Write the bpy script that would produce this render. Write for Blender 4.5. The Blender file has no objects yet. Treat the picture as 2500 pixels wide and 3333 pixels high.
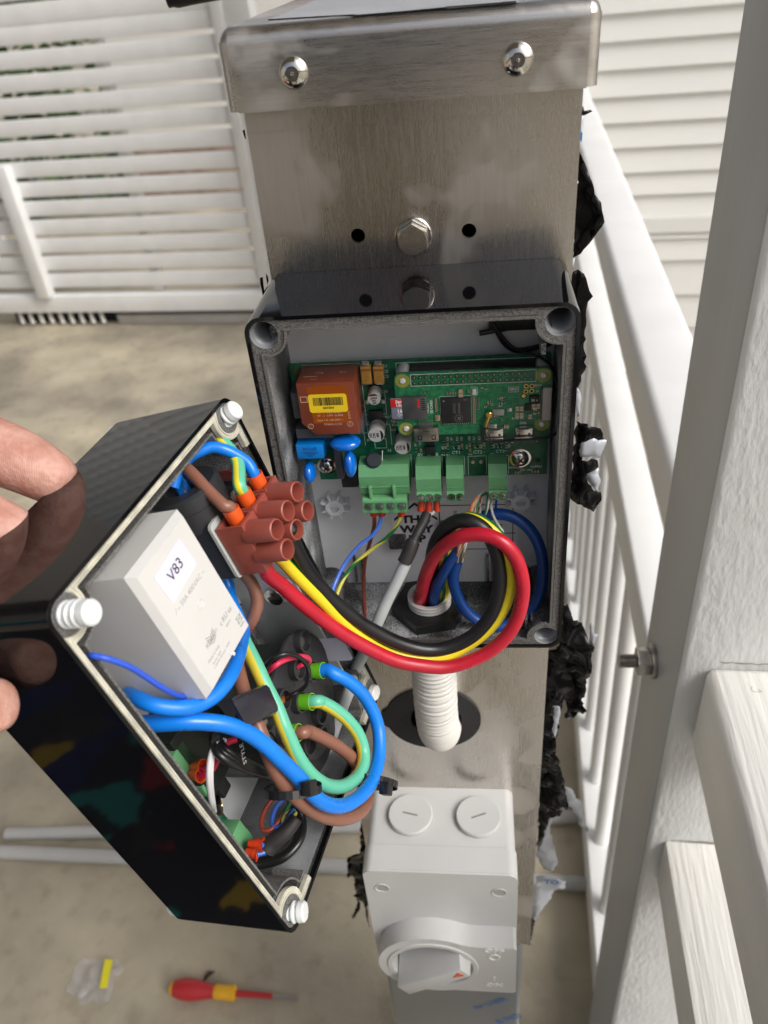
import bpy, bmesh, math, random
from math import radians, sin, cos, pi
from mathutils import Vector, Matrix, Quaternion, noise
from mathutils.geometry import tessellate_polygon, delaunay_2d_cdt

S = bpy.context.scene
MM = 0.001
random.seed(7)

# ------------------------------------------------------------------ camera
# world axes: X right along the charger, Y away from the photographer, Z up; origin at the
# bottom centre of the open charger box's front edge (millimetres are used throughout).
def rod(w):
    v = Vector(w); t = v.length
    return Quaternion(v.normalized(), t).to_matrix() if t > 1e-9 else Matrix.Identity(3)
FPX = 2566.2933
CAM_R = rod((0.632432, 0.110850, -0.057136)) @ Matrix(((1,0,0),(0,0,-1),(0,1,0)))
CAM_T = Vector((23.752306, 67.199162, 390.448836))
CAM_C = -(CAM_R.transposed() @ CAM_T)
cd = bpy.data.cameras.new('camera'); cam = bpy.data.objects.new('camera', cd)
S.collection.objects.link(cam); S.camera = cam
r0, r1, r2 = CAM_R[0], CAM_R[1], CAM_R[2]
cam.matrix_world = Matrix.Translation(CAM_C*MM) @ Matrix(((r0[0],-r1[0],-r2[0]),(r0[1],-r1[1],-r2[1]),(r0[2],-r1[2],-r2[2]))).to_4x4()
cd.sensor_fit = 'VERTICAL'; cd.sensor_height = 36.0; cd.lens = FPX/3333*36
cd.clip_start = 0.01; cd.clip_end = 200
cd.dof.use_dof = True; cd.dof.focus_distance = 0.345; cd.dof.aperture_fstop = 13

# ------------------------------------------------------------------ sky, sun, exposure
W = bpy.data.worlds.new('World'); S.world = W; W.use_nodes = True
nt = W.node_tree; bg = nt.nodes['Background']
sky = nt.nodes.new('ShaderNodeTexSky'); sky.sky_type = 'NISHITA'; sky.sun_disc = False
SUN_DIR = Vector((0.80, -0.42, 0.80)).normalized()
sky.sun_elevation = math.asin(SUN_DIR.z); sky.sun_rotation = math.atan2(SUN_DIR.x, SUN_DIR.y)
sky.dust_density = 6; sky.air_density = 1.0; sky.ozone_density = 1.0
hs = nt.nodes.new('ShaderNodeHueSaturation'); hs.inputs['Saturation'].default_value = 0.6
nt.links.new(sky.outputs[0], hs.inputs['Color']); nt.links.new(hs.outputs[0], bg.inputs[0])
bg.inputs[1].default_value = 0.095
sd = bpy.data.lights.new('sun', 'SUN'); sun = bpy.data.objects.new('sun', sd); S.collection.objects.link(sun)
sd.energy = 1.35; sd.angle = radians(28); sd.color = (1.0, 0.995, 0.985)
sun.rotation_mode = 'QUATERNION'; sun.rotation_quaternion = SUN_DIR.to_track_quat('Z', 'Y')
sun.location = (0.4, -0.6, 2.5)
S.view_settings.view_transform = 'Standard'; S.view_settings.look = 'None'
S.view_settings.exposure = 0.46; S.view_settings.gamma = 1.0
S.render.resolution_x = 768; S.render.resolution_y = 1024

# ------------------------------------------------------------------ frames and pixel rays
LID_R = rod((2.597837, -0.223145, -1.977167)); LID_O = Vector((-72.976407, -3.169868, 146.242296))
PED_A = 0.0085                                   # the pedestal leans a little in the photograph
WF = Matrix.Identity(4)
LF = Matrix.Translation(LID_O*MM) @ LID_R.to_4x4()
PF = Matrix.Translation(Vector((1.8*MM,0,200*MM))) @ Matrix.Rotation(PED_A, 4, 'Y') @ Matrix.Translation(Vector((0,0,-200*MM)))
def ray(x, y): return CAM_R.transposed() @ Vector(((x-1250)/FPX, (y-1666.5)/FPX, 1.0))
def BX(x, y, Y):                                  # where the ray meets the plane Y (box depth)
    r = ray(x, y); return CAM_C + r*((Y-CAM_C.y)/r.y)
def GZ(x, y, Z):
    r = ray(x, y); return CAM_C + r*((Z-CAM_C.z)/r.z)
def XP(x, y, X):
    r = ray(x, y); return CAM_C + r*((X-CAM_C.x)/r.x)
def LX(x, y, w):                                  # same on a plane parallel to the cover's rim, lid frame
    r = LID_R.transposed() @ ray(x, y); c = LID_R.transposed() @ (CAM_C-LID_O)
    return c + r*((w-c.z)/r.z)
def L2W(p): return LID_R @ Vector(p) + LID_O
def W2L(p): return LID_R.transposed() @ (Vector(p)-LID_O)
Z2 = lambda x, y, Y: BX(900+.6028*x, 1500+.6028*y, Y)
ZA = lambda x, y, w: LX(700+.3617*x, 2000+.3617*y, w)
ZB = lambda x, y, w: LX(550+.3617*x, 2350+.3617*y, w)
ZC = lambda x, y, w: LX(.6028*x, 1200+.6028*y, w)
ZE = lambda x, y, w: LX(400+.5425*x, 1900+.5425*y, w)

# ------------------------------------------------------------------ materials
MATS = {}
def mat(name, col, rough=0.5, metal=0.0, var=0.0, vscale=60, bump=0.0, bscale=300, col2=None, stretch=None,
        coat=0.0, rvar=0.0, trans=0.0, alpha=1.0, detail=5, ior=1.5, thr=None, aniso=0.0, sss=0.0):
    if name in MATS: return MATS[name]
    m = bpy.data.materials.new(name); m.use_nodes = True; n = m.node_tree; b = n.nodes['Principled BSDF']
    b.inputs['Base Color'].default_value = (*col, 1); b.inputs['Roughness'].default_value = rough
    b.inputs['Metallic'].default_value = metal; b.inputs['IOR'].default_value = ior
    b.inputs['Coat Weight'].default_value = coat; b.inputs['Transmission Weight'].default_value = trans
    b.inputs['Alpha'].default_value = alpha
    if sss:
        b.inputs['Subsurface Weight'].default_value = sss; b.inputs['Subsurface Radius'].default_value = (1, .35, .2)
        b.inputs['Subsurface Scale'].default_value = 0.003
    tc = n.nodes.new('ShaderNodeTexCoord'); mp = n.nodes.new('ShaderNodeMapping')
    n.links.new(tc.outputs['Object'], mp.inputs[0])
    if stretch: mp.inputs['Scale'].default_value = stretch
    if var or col2:
        t = n.nodes.new('ShaderNodeTexNoise'); t.inputs['Scale'].default_value = vscale; t.inputs['Detail'].default_value = detail
        n.links.new(mp.outputs[0], t.inputs['Vector'])
        r = n.nodes.new('ShaderNodeValToRGB'); n.links.new(t.outputs[0], r.inputs[0])
        c2 = col2 or tuple(min(1, c*(1+var)) for c in col); c1 = col if col2 else tuple(c*(1-var) for c in col)
        lo, hi = thr or (0.35, 0.65)
        r.color_ramp.elements[0].position = lo; r.color_ramp.elements[1].position = hi
        r.color_ramp.elements[0].color = (*c1, 1); r.color_ramp.elements[1].color = (*c2, 1)
        n.links.new(r.outputs[0], b.inputs['Base Color'])
    if rvar:
        t = n.nodes.new('ShaderNodeTexNoise'); t.inputs['Scale'].default_value = vscale*.7; t.inputs['Detail'].default_value = 3
        n.links.new(tc.outputs['Object'], t.inputs['Vector'])
        r = n.nodes.new('ShaderNodeMapRange'); n.links.new(t.outputs[0], r.inputs[0])
        r.inputs[1].default_value = .35; r.inputs[2].default_value = .65
        r.inputs[3].default_value = max(0.02, rough-rvar); r.inputs[4].default_value = rough+rvar
        n.links.new(r.outputs[0], b.inputs['Roughness'])
    if bump:
        t = n.nodes.new('ShaderNodeTexNoise'); t.inputs['Scale'].default_value = bscale; t.inputs['Detail'].default_value = 4
        n.links.new(mp.outputs[0], t.inputs['Vector'])
        bp = n.nodes.new('ShaderNodeBump'); bp.inputs['Distance'].default_value = bump*MM
        bp.inputs['Strength'].default_value = 1.0
        n.links.new(t.outputs[0], bp.inputs['Height']); n.links.new(bp.outputs[0], b.inputs['Normal'])
    MATS[name] = m; return m

def speckle(name, base, dark, axis, near, far, scale=3400, side=0.0, hi=.60, lo=.22):
    """Grey moulding with black overspray that gets denser towards the rim (a real paint pattern)."""
    m = bpy.data.materials.new(name); m.use_nodes = True; n = m.node_tree; b = n.nodes['Principled BSDF']
    b.inputs['Roughness'].default_value = 0.55
    tc = n.nodes.new('ShaderNodeTexCoord'); sp = n.nodes.new('ShaderNodeSeparateXYZ'); n.links.new(tc.outputs['Object'], sp.inputs[0])
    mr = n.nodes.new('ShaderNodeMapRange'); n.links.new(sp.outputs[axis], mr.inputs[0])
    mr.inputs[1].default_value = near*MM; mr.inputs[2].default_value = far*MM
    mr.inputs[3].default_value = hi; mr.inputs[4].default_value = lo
    t = n.nodes.new('ShaderNodeTexNoise'); t.inputs['Scale'].default_value = scale; t.inputs['Detail'].default_value = 3
    n.links.new(tc.outputs['Object'], t.inputs['Vector'])
    t2 = n.nodes.new('ShaderNodeTexNoise'); t2.inputs['Scale'].default_value = 45; t2.inputs['Detail'].default_value = 2
    n.links.new(tc.outputs['Object'], t2.inputs['Vector'])
    ad = n.nodes.new('ShaderNodeMath'); ad.operation = 'MULTIPLY_ADD'; ad.inputs[1].default_value = 0.5; ad.inputs[2].default_value = -0.25
    n.links.new(t2.outputs[0], ad.inputs[0])
    a2 = n.nodes.new('ShaderNodeMath'); a2.operation = 'ADD'; n.links.new(mr.outputs[0], a2.inputs[0]); n.links.new(ad.outputs[0], a2.inputs[1])
    sb = n.nodes.new('ShaderNodeMath'); sb.operation = 'SUBTRACT'; n.links.new(a2.outputs[0], sb.inputs[0]); n.links.new(t.outputs[0], sb.inputs[1])
    r = n.nodes.new('ShaderNodeMapRange'); n.links.new(sb.outputs[0], r.inputs[0])
    r.inputs[1].default_value = -0.05; r.inputs[2].default_value = 0.09
    mx = n.nodes.new('ShaderNodeMix'); mx.data_type = 'RGBA'; n.links.new(r.outputs[0], mx.inputs[0])
    mx.inputs[6].default_value = (*base, 1); mx.inputs[7].default_value = (*dark, 1)
    n.links.new(mx.outputs[2], b.inputs['Base Color'])
    bp = n.nodes.new('ShaderNodeBump'); bp.inputs['Distance'].default_value = 0.06*MM
    n.links.new(t.outputs[0], bp.inputs['Height']); n.links.new(bp.outputs[0], b.inputs['Normal'])
    MATS[name] = m; return m

def steel_mat(name, col, rough, stretch, smudge=.16):
    """Brushed sheet: fine grain lines in colour and bump, hand smudges in the roughness."""
    m = mat(name, col, rough, metal=1, bump=.0025, bscale=2200, stretch=stretch); n = m.node_tree; b = n.nodes['Principled BSDF']
    mp = [x for x in n.nodes if x.type == 'MAPPING'][0]; tc = [x for x in n.nodes if x.type == 'TEX_COORD'][0]
    t = n.nodes.new('ShaderNodeTexNoise'); t.inputs['Scale'].default_value = 2600; t.inputs['Detail'].default_value = 3; n.links.new(mp.outputs[0], t.inputs['Vector'])
    t2 = n.nodes.new('ShaderNodeTexNoise'); t2.inputs['Scale'].default_value = 27; t2.inputs['Detail'].default_value = 9; t2.inputs['Distortion'].default_value = .35; n.links.new(tc.outputs['Object'], t2.inputs['Vector'])
    r2 = n.nodes.new('ShaderNodeValToRGB'); r2.color_ramp.elements[0].position = .50; r2.color_ramp.elements[1].position = .59; n.links.new(t2.outputs[0], r2.inputs[0])
    mr = n.nodes.new('ShaderNodeMapRange'); n.links.new(r2.outputs[0], mr.inputs[0]); mr.inputs[3].default_value = rough; mr.inputs[4].default_value = rough+smudge
    ad = n.nodes.new('ShaderNodeMath'); ad.operation = 'MULTIPLY_ADD'; n.links.new(t.outputs[0], ad.inputs[0]); ad.inputs[1].default_value = .14; n.links.new(mr.outputs[0], ad.inputs[2]); n.links.new(ad.outputs[0], b.inputs['Roughness'])
    rc = n.nodes.new('ShaderNodeValToRGB'); rc.color_ramp.elements[0].position = .3; rc.color_ramp.elements[1].position = .7
    rc.color_ramp.elements[0].color = (*[c*.94 for c in col], 1); rc.color_ramp.elements[1].color = (*[min(1, c*1.05) for c in col], 1); n.links.new(t.outputs[0], rc.inputs[0])
    mx = n.nodes.new('ShaderNodeMix'); mx.data_type = 'RGBA'; mx.inputs[7].default_value = (*[min(1, c*1.25) for c in col], 1); n.links.new(rc.outputs[0], mx.inputs[6])
    mm = n.nodes.new('ShaderNodeMath'); mm.operation = 'MULTIPLY'; n.links.new(r2.outputs[0], mm.inputs[0]); mm.inputs[1].default_value = .18; n.links.new(mm.outputs[0], mx.inputs[0]); n.links.new(mx.outputs[2], b.inputs['Base Color'])
    return m

# ------------------------------------------------------------------ mesh builder
class MB:
    def __init__(s): s.bm = bmesh.new(); s.mi = 0; s.sm = True
    def _merge(s, b):
        for f in b.faces: f.material_index = s.mi; f.smooth = s.sm
        me = bpy.data.meshes.new('t'); b.to_mesh(me); b.free(); s.bm.from_mesh(me); bpy.data.meshes.remove(me); return s
    def box(s, x0, x1, y0, y1, z0, z1, bev=0.0, M=None, seg=2):
        b = bmesh.new()
        T = Matrix.Translation(((x0+x1)/2, (y0+y1)/2, (z0+z1)/2)) @ Matrix.Diagonal((abs(x1-x0), abs(y1-y0), abs(z1-z0), 1))
        bmesh.ops.create_cube(b, size=1, matrix=T)
        if bev: bmesh.ops.bevel(b, geom=b.edges[:], offset=bev, segments=seg, profile=.5, affect='EDGES')
        if M: bmesh.ops.transform(b, matrix=M, verts=b.verts)
        return s._merge(b)
    def hexa(s, P, bev=0.0):                      # eight corners: front four then back four
        b = bmesh.new(); v = [b.verts.new(p) for p in P]
        for f in ((0,1,2,3),(7,6,5,4),(0,4,5,1),(1,5,6,2),(2,6,7,3),(3,7,4,0)): b.faces.new([v[i] for i in f])
        bmesh.ops.recalc_face_normals(b, faces=b.faces)
        if bev: bmesh.ops.bevel(b, geom=b.edges[:], offset=bev, segments=2, profile=.5, affect='EDGES')
        return s._merge(b)
    def cyl(s, a, b_, r1, r2=None, seg=24, cap=True, bev=0):
        a = Vector(a); b_ = Vector(b_); d = b_-a; r2 = r1 if r2 is None else r2
        b = bmesh.new()
        M = Matrix.Translation((a+b_)/2) @ d.to_track_quat('Z', 'Y').to_matrix().to_4x4()
        bmesh.ops.create_cone(b, cap_ends=cap, segments=seg, radius1=r1, radius2=r2, depth=d.length, matrix=M)
        if bev: bmesh.ops.bevel(b, geom=[e for e in b.edges if len(e.link_faces) == 2 and max(len(f.verts) for f in e.link_faces) > 4], offset=bev, segments=2, profile=.5, affect='EDGES')
        return s._merge(b)
    def lathe(s, c, axis, prof, seg=32, up=None):  # prof: (radius, height along axis)
        c = Vector(c); M = Matrix.Translation(c) @ Vector(axis).to_track_quat('Z', 'Y').to_matrix().to_4x4()
        b = bmesh.new(); rings = []
        for r, h in prof:
            if r < 1e-6: rings.append([b.verts.new(M @ Vector((0, 0, h)))])
            else: rings.append([b.verts.new(M @ Vector((r*cos(2*pi*i/seg), r*sin(2*pi*i/seg), h))) for i in range(seg)])
        for A, B in zip(rings, rings[1:]):
            for i in range(seg):
                j = (i+1) % seg
                if len(A) == 1 and len(B) > 1: b.faces.new((A[0], B[i], B[j]))
                elif len(B) == 1 and len(A) > 1: b.faces.new((A[i], A[j], B[0]))
                elif len(A) > 1: b.faces.new((A[i], A[j], B[j], B[i]))
        bmesh.ops.recalc_face_normals(b, faces=b.faces)
        return s._merge(b)
    def ell(s, c, rx, ry, rz, M=None, u=20, v=12):
        b = bmesh.new(); bmesh.ops.create_uvsphere(b, u_segments=u, v_segments=v, radius=1, matrix=Matrix.Translation(c) @ (M or Matrix.Identity(4)) @ Matrix.Diagonal((rx, ry, rz, 1)))
        return s._merge(b)
    def tube(s, pts, r, seg=14, sub=8, cap=True, stripes=None, ell_=(1, 1), smooth=True, roll=0.0, twist=0.0, rib=None):
        P = spline(pts, sub) if smooth else [Vector(p) for p in pts]
        n = len(P); b = bmesh.new(); rings = []
        t0 = (P[1]-P[0]).normalized(); up = Vector((0, 0, 1)) if abs(t0.z) < .9 else Vector((0, 1, 0))
        nx = t0.cross(up).normalized(); L = 0
        for i, p in enumerate(P):
            t = (P[min(i+1, n-1)]-P[max(i-1, 0)]).normalized()
            nx = (nx-t*nx.dot(t)).normalized(); ny = t.cross(nx)
            if i: L += (p-P[i-1]).length
            rr = r(i/(n-1)) if callable(r) else r
            if rib: rr *= 1+rib[1]*sin(2*pi*L/rib[0])
            a0 = roll+twist*L
            rings.append([b.verts.new(p+nx*(rr*ell_[0]*cos(a0+2*pi*k/seg))+ny*(rr*ell_[1]*sin(a0+2*pi*k/seg))) for k in range(seg)])
        mi = s.mi
        for A, B in zip(rings, rings[1:]):
            for k in range(seg):
                f = b.faces.new((A[k], A[(k+1) % seg], B[(k+1) % seg], B[k]))
                f.material_index = mi if not stripes else stripes[int(k*len(stripes)/seg)]
        if cap:
            for R in (rings[0][::-1], rings[-1]):
                f = b.faces.new(R); f.material_index = mi
        bmesh.ops.recalc_face_normals(b, faces=b.faces)
        for f in b.faces: f.smooth = True
        me = bpy.data.meshes.new('t'); b.to_mesh(me); b.free(); s.bm.from_mesh(me); bpy.data.meshes.remove(me); return s
    def prism(s, loops, d0, d1, to3=None):        # loops: outer then holes, 2D; extruded d0..d1
        to3 = to3 or (lambda a, b, d: Vector((a, b, d)))
        b = bmesh.new(); V0 = []; V1 = []
        for lp in loops:
            V0.append([b.verts.new(to3(x, y, d0)) for x, y in lp]); V1.append([b.verts.new(to3(x, y, d1)) for x, y in lp])
        flat0 = [v for l in V0 for v in l]; flat1 = [v for l in V1 for v in l]
        for t in tessellate_polygon([[Vector((x, y, 0)) for x, y in lp] for lp in loops]):
            try: b.faces.new([flat0[i] for i in t]); b.faces.new([flat1[i] for i in reversed(t)])
            except ValueError: pass
        for A, B in zip(V0, V1):
            for i in range(len(A)):
                j = (i+1) % len(A); b.faces.new((A[i], A[j], B[j], B[i]))
        bmesh.ops.recalc_face_normals(b, faces=b.faces)
        return s._merge(b)
    def text(s, txt, size, M, depth=0.02, align='CENTER', bold=0.0, sx=1.0):
        c = bpy.data.curves.new('t', 'FONT'); c.body = txt; c.size = size; c.align_x = align; c.align_y = 'CENTER'
        c.extrude = depth; c.offset = bold; c.resolution_u = 2; c.space_line = 1.0
        o = bpy.data.objects.new('t', c); S.collection.objects.link(o)
        me = bpy.data.meshes.new_from_object(o); bpy.data.objects.remove(o); bpy.data.curves.remove(c)
        me.transform(M @ Matrix.Diagonal((sx, 1, 1, 1)))
        b = bmesh.new(); b.from_mesh(me); bpy.data.meshes.remove(me)
        return s._merge(b)
    def mesh(s, name, mats, o=Vector((0, 0, 0)), ang=35):
        for v in s.bm.verts: v.co = (v.co-o)*MM
        me = bpy.data.meshes.new(name); s.bm.to_mesh(me); s.bm.free()
        for m in (mats if isinstance(mats, (list, tuple)) else [mats]): me.materials.append(m)
        me.set_sharp_from_angle(angle=radians(ang)); return me

def spline(pts, sub=8):
    P = [Vector(p) for p in pts]
    if len(P) < 3: return P
    Q = [P[0]*2-P[1]]+P+[P[-1]*2-P[-2]]; out = []
    for i in range(1, len(Q)-2):
        a, b, c, d = Q[i-1:i+3]
        for k in range(sub):
            t = k/sub
            out.append(.5*((2*b)+(c-a)*t+(2*a-5*b+4*c-d)*t*t+(3*b-a-3*c+d)*t**3))
    out.append(P[-1]); return out

# ------------------------------------------------------------------ things and parts
def props(o, label=None, cat=None, group=None, kind=None):
    if label: o['label'] = label
    if cat: o['category'] = cat
    if group: o['group'] = group
    if kind: o['kind'] = kind
    return o
def thing(name, label, cat, o=(0, 0, 0), F=WF, group=None, kind=None):
    e = bpy.data.objects.new(name, None); S.collection.objects.link(e); e.empty_display_size = .02
    e.matrix_world = F @ Matrix.Translation(Vector(o)*MM)
    e['_o'] = list(o); return props(e, label, cat, group, kind)
ORG = {}
def part(name, mb, mats, parent, label=None, ang=35):
    o = Vector(parent['_o']); me = mb.mesh(name, mats, o, ang)
    p = bpy.data.objects.new(name, me); S.collection.objects.link(p); p.parent = parent; p['_o'] = list(o)
    if label: p['label'] = label
    return p
def single(name, mb, mats, label, cat, o=(0, 0, 0), F=WF, group=None, kind=None, ang=35):
    me = mb.mesh(name, mats, Vector(o), ang); p = bpy.data.objects.new(name, me); S.collection.objects.link(p)
    p.matrix_world = F @ Matrix.Translation(Vector(o)*MM); p['_o'] = list(o)
    return props(p, label, cat, group, kind)
def inst(name, me, loc, parent, rot=None, scale=(1, 1, 1)):          # another copy of a small part, shared mesh
    p = bpy.data.objects.new(name, me); S.collection.objects.link(p); p.parent = parent
    M = Matrix.Translation((Vector(loc)-Vector(parent['_o']))*MM)
    if rot: M = M @ rot
    p.matrix_local = M @ Matrix.Diagonal((*scale, 1)); return p
def circ(cx, cy, r, n=28, a0=0.0): return [(cx+r*cos(a0+2*pi*i/n), cy+r*sin(a0+2*pi*i/n)) for i in range(n)]
def rrect(x0, x1, y0, y1, r, n=6):
    out = []
    for cx, cy, a in ((x1-r, y0+r, -90), (x1-r, y1-r, 0), (x0+r, y1-r, 90), (x0+r, y0+r, 180)):
        for i in range(n+1):
            t = radians(a+90*i/n); out.append((cx+r*cos(t), cy+r*sin(t)))
    return out
def chaikin(P, it=1):
    for _ in range(it):
        Q = []
        for i in range(len(P)):
            a, b = P[i], P[(i+1) % len(P)]
            Q += [(a[0]*.75+b[0]*.25, a[1]*.75+b[1]*.25), (a[0]*.25+b[0]*.75, a[1]*.25+b[1]*.75)]
        P = Q
    return P
def bosspath(x0, x1, y0, y1, ins, c, rb, rf=2.0):
    """Rectangle inset by `ins` whose corners go round circular screw bosses centred c from each corner."""
    out = []
    for sx, sy, (cx, cy) in ((1, -1, (x1-c, y0+c)), (1, 1, (x1-c, y1-c)), (-1, 1, (x0+c, y1-c)), (-1, -1, (x0+c, y0+c))):
        ex = x1-ins if sx > 0 else x0+ins; ey = y1-ins if sy > 0 else y0+ins
        k = c-ins; h = math.sqrt(max(rb*rb-k*k, .01))
        # intersections with the horizontal edge (ey) and the vertical edge (ex)
        pa = (cx-sx*h, ey); pb = (ex, cy-sy*h)
        aa = math.atan2(pa[1]-cy, pa[0]-cx); ab = math.atan2(pb[1]-cy, pb[0]-cx)
        first, last = (aa, ab) if sx*sy < 0 else (ab, aa)
        d = last-first
        while d > pi: d -= 2*pi
        while d < -pi: d += 2*pi
        # go round the inner side of the boss
        mid = math.atan2(-sy, -sx)
        if abs(((first+d/2)-mid+pi) % (2*pi)-pi) > pi/2: d = d-2*pi if d > 0 else d+2*pi
        st = []
        fx = (lambda a: (cx+rb*cos(a), cy+rb*sin(a)))
        for i in range(13): st.append(fx(first+d*i/12))
        # little lead-in points so the smoothing keeps the straight runs straight
        p0, p1 = st[0], st[-1]
        if sx*sy < 0: st = [(p0[0]-sx*rf, p0[1])]+st+[(p1[0], p1[1]-sy*rf)]
        else: st = [(p0[0], p0[1]-sy*rf)]+st+[(p1[0]-sx*rf, p1[1])]
        out += st
    return chaikin(out, 2)
XZ = lambda a, b, d: Vector((a, d, b))            # 2D in the box's front plane, depth along Y
FRONT = lambda x, y, z, a=0: Matrix.Translation((x, y, z)) @ Matrix.Rotation(radians(90), 4, 'X') @ Matrix.Rotation(radians(a), 4, 'Z')
def join_loops(o, i): return [o, i]
# ================================================================== large structure
GND = -1030
# ---- floor
CONC = mat('concrete', (.265,.24,.195), .80, var=.0, vscale=4.0, col2=(.56,.505,.395), thr=(.30,.66), bump=1.5, bscale=70, detail=12)
n_ = CONC.node_tree; b_ = n_.nodes['Principled BSDF']; src = b_.inputs['Base Color'].links[0].from_socket; tcn = [x for x in n_.nodes if x.type == 'TEX_COORD'][0]
t_ = n_.nodes.new('ShaderNodeTexNoise'); t_.inputs['Scale'].default_value = 26; t_.inputs['Detail'].default_value = 9; n_.links.new(tcn.outputs['Object'], t_.inputs['Vector'])
r_ = n_.nodes.new('ShaderNodeValToRGB'); r_.color_ramp.elements[0].position = .30; r_.color_ramp.elements[1].position = .46; r_.color_ramp.elements[0].color = (.84,.83,.81,1); n_.links.new(t_.outputs[0], r_.inputs[0])
t3_ = n_.nodes.new('ShaderNodeTexNoise'); t3_.inputs['Scale'].default_value = 1.3; t3_.inputs['Detail'].default_value = 5; n_.links.new(tcn.outputs['Object'], t3_.inputs['Vector'])
r3_ = n_.nodes.new('ShaderNodeValToRGB'); r3_.color_ramp.elements[0].position = .38; r3_.color_ramp.elements[1].position = .60; r3_.color_ramp.elements[0].color = (.62,.62,.63,1); r3_.color_ramp.elements[1].color = (1,.98,.93,1); n_.links.new(t3_.outputs[0], r3_.inputs[0])
x_ = n_.nodes.new('ShaderNodeMix'); x_.data_type = 'RGBA'; x_.blend_type = 'MULTIPLY'; x_.inputs[0].default_value = 1; n_.links.new(src, x_.inputs[6]); n_.links.new(r_.outputs[0], x_.inputs[7])
y_ = n_.nodes.new('ShaderNodeMix'); y_.data_type = 'RGBA'; y_.blend_type = 'MULTIPLY'; y_.inputs[0].default_value = 1; n_.links.new(x_.outputs[2], y_.inputs[6]); n_.links.new(r3_.outputs[0], y_.inputs[7]); n_.links.new(y_.outputs[2], b_.inputs['Base Color'])
m = MB(); m.box(-30000, 30000, -30000, 30000, GND-60, GND); single('floor', m, CONC, None, None, kind='structure')
# dark wear patches on the slab
PATCH = mat('stain', (.30,.27,.22), .9, var=.25, vscale=9)
# ---- slat screen (frame rotated with the building)
BA = -radians(5.8)
BFR = lambda x, y, z: Matrix.Translation(Vector((x, y, z))*MM) @ Matrix.Rotation(BA, 4, 'Z')
WHITE = mat('white_paint', (.79,.80,.80), .45, var=.03, vscale=12, bump=.15, bscale=60)
WHITEB = mat('white_paint_weathered', (.74,.73,.69), .55, var=.05, vscale=5, bump=.3, bscale=40)
F = BFR(-994, 2960, 0)                           # local x along the screen, y away
t = thing('slat_screen', 'white horizontal slat privacy screen with narrow gaps at the far left of the porch', 'screen', (0, 0, GND), F)
m = MB()
zc = 148
while zc > -830:
    if True: m.box(-2600, 118, -9, 9, zc-78+9, zc-9, 2.5)
    zc -= 77.7
zc = 148
while zc < 1200:
    m.box(-2600, 118, -9, 9, zc-9+0, zc+60, 2.5); zc += 77.7
part('slat', m, WHITE, t)
m = MB(); m.box(118, 162, -28, 20, -900, 1300, 3); part('frame_post', m, WHITE, t)
m = MB(); m.box(-2700, 162, -34, 24, -962, -886, 3); part('bottom_rail', m, WHITE, t)
m = MB(); m.box(-940, -878, -70, -9.5, -884, 60, 3)
m2 = MB(); m2.box(-932, -870, -62, -10, -884, -330, 4)
part('front_brace', m2, WHITE, t); m.bm.free()
m = MB(); m.box(-395, -350, 12, 60, -885, 1300, 3); part('rear_stud', m, WHITEB, t)
# ---- white corner post right behind the screen's end, seen above the hood's left corner
m = MB(); m.box(163, 260, -20, 60, GND, 1300, 4)
single('corner_post', m, WHITE, 'white square post at the right end of the slat screen, mostly behind the hood', 'post', (163, 0, GND), F)
# ---- grate and kick board under the screen
t = thing('floor_grate', 'row of short pale grate bars over a dark gap under the slat screen left end', 'grate', (-800, -10, GND), F)
DARK = mat('dark_void', (.012,.012,.012), .8)
m = MB(); m.box(-1150, -20+160, 30, 60, GND+1, -964); part('backing', m, DARK, t)
for k in range(9):
    m = MB(); x = -1090+k*52
    m.tube([(x-10, 8, -966), (x-4, -6, -990), (x+8, -18, GND+10)], 9, seg=8, sub=4); part('bar', m, WHITEB, t)
m = MB(); m.box(-600, 160, -12, 10, GND+1, -985, 3)
single('kick_board', m, mat('kick', (.42,.41,.39), .6, var=.1, vscale=10), 'grey board lying along the foot of the slat screen beside the grate', 'board', (-200, 0, GND), F)
# ---- what shows through the screen
HEDGE = mat('hedge_leaf', (.035,.07,.02), .6, col2=(.12,.20,.06), vscale=30, thr=(.4,.6))
m = MB(); rr = random.Random(3)
for i in range(5200):
    x = rr.uniform(-6200, -2300); z = rr.uniform(GND, 900); y = 5200+rr.uniform(-350, 350)+120*sin(x/300)
    s_ = rr.uniform(35, 75); a, b = rr.uniform(0, 6.28), rr.uniform(-.9, .9)
    u = Vector((cos(a)*cos(b), sin(a)*cos(b), sin(b)))*s_; v = u.cross(Vector((rr.random()-.5, rr.random()-.5, rr.random()-.5))).normalized()*s_*.5
    c = Vector((x, y, z)); q = [m.bm.verts.new(c+d) for d in (u, v, -u, -v)]; m.bm.faces.new(q)
single('hedge', m, HEDGE, 'loose green hedge seen through the left gaps of the slat screen', 'hedge', (-3000, 5200, GND), kind='stuff')
m = MB()
for k in range(26): m.box(-5200+k*100, -5165+k*100, 3980, 4010, GND, 1300, 4)
m.box(-5200, -2600, 3975, 4015, 560, 610); m.box(-5200, -2600, 3975, 4015, -900, -850)
single('picket_fence', m, WHITE, 'white upright picket fence behind the slat screen, in front of the green hedge', 'fence', (-3400, 4000, GND))
m = MB(); m.box(-1450, 3000, 2000, 2060, -600, 1900)
single('rear_wall', m, mat('cream_wall', (.80,.78,.74), .8, var=.04, vscale=3), 'pale rendered wall behind the right part of the slat screen', 'wall', (0, 2030, -600), F)
m = MB(); m.box(-1450, 3000, 1990, 2065, GND, -602)
single('brick_plinth', m, mat('brick', (.26,.18,.14), .9, col2=(.42,.33,.28), vscale=14), 'reddish brown brick plinth glimpsed through the lower gaps of the slat screen', 'plinth', (0, 2030, GND), F)
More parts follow.
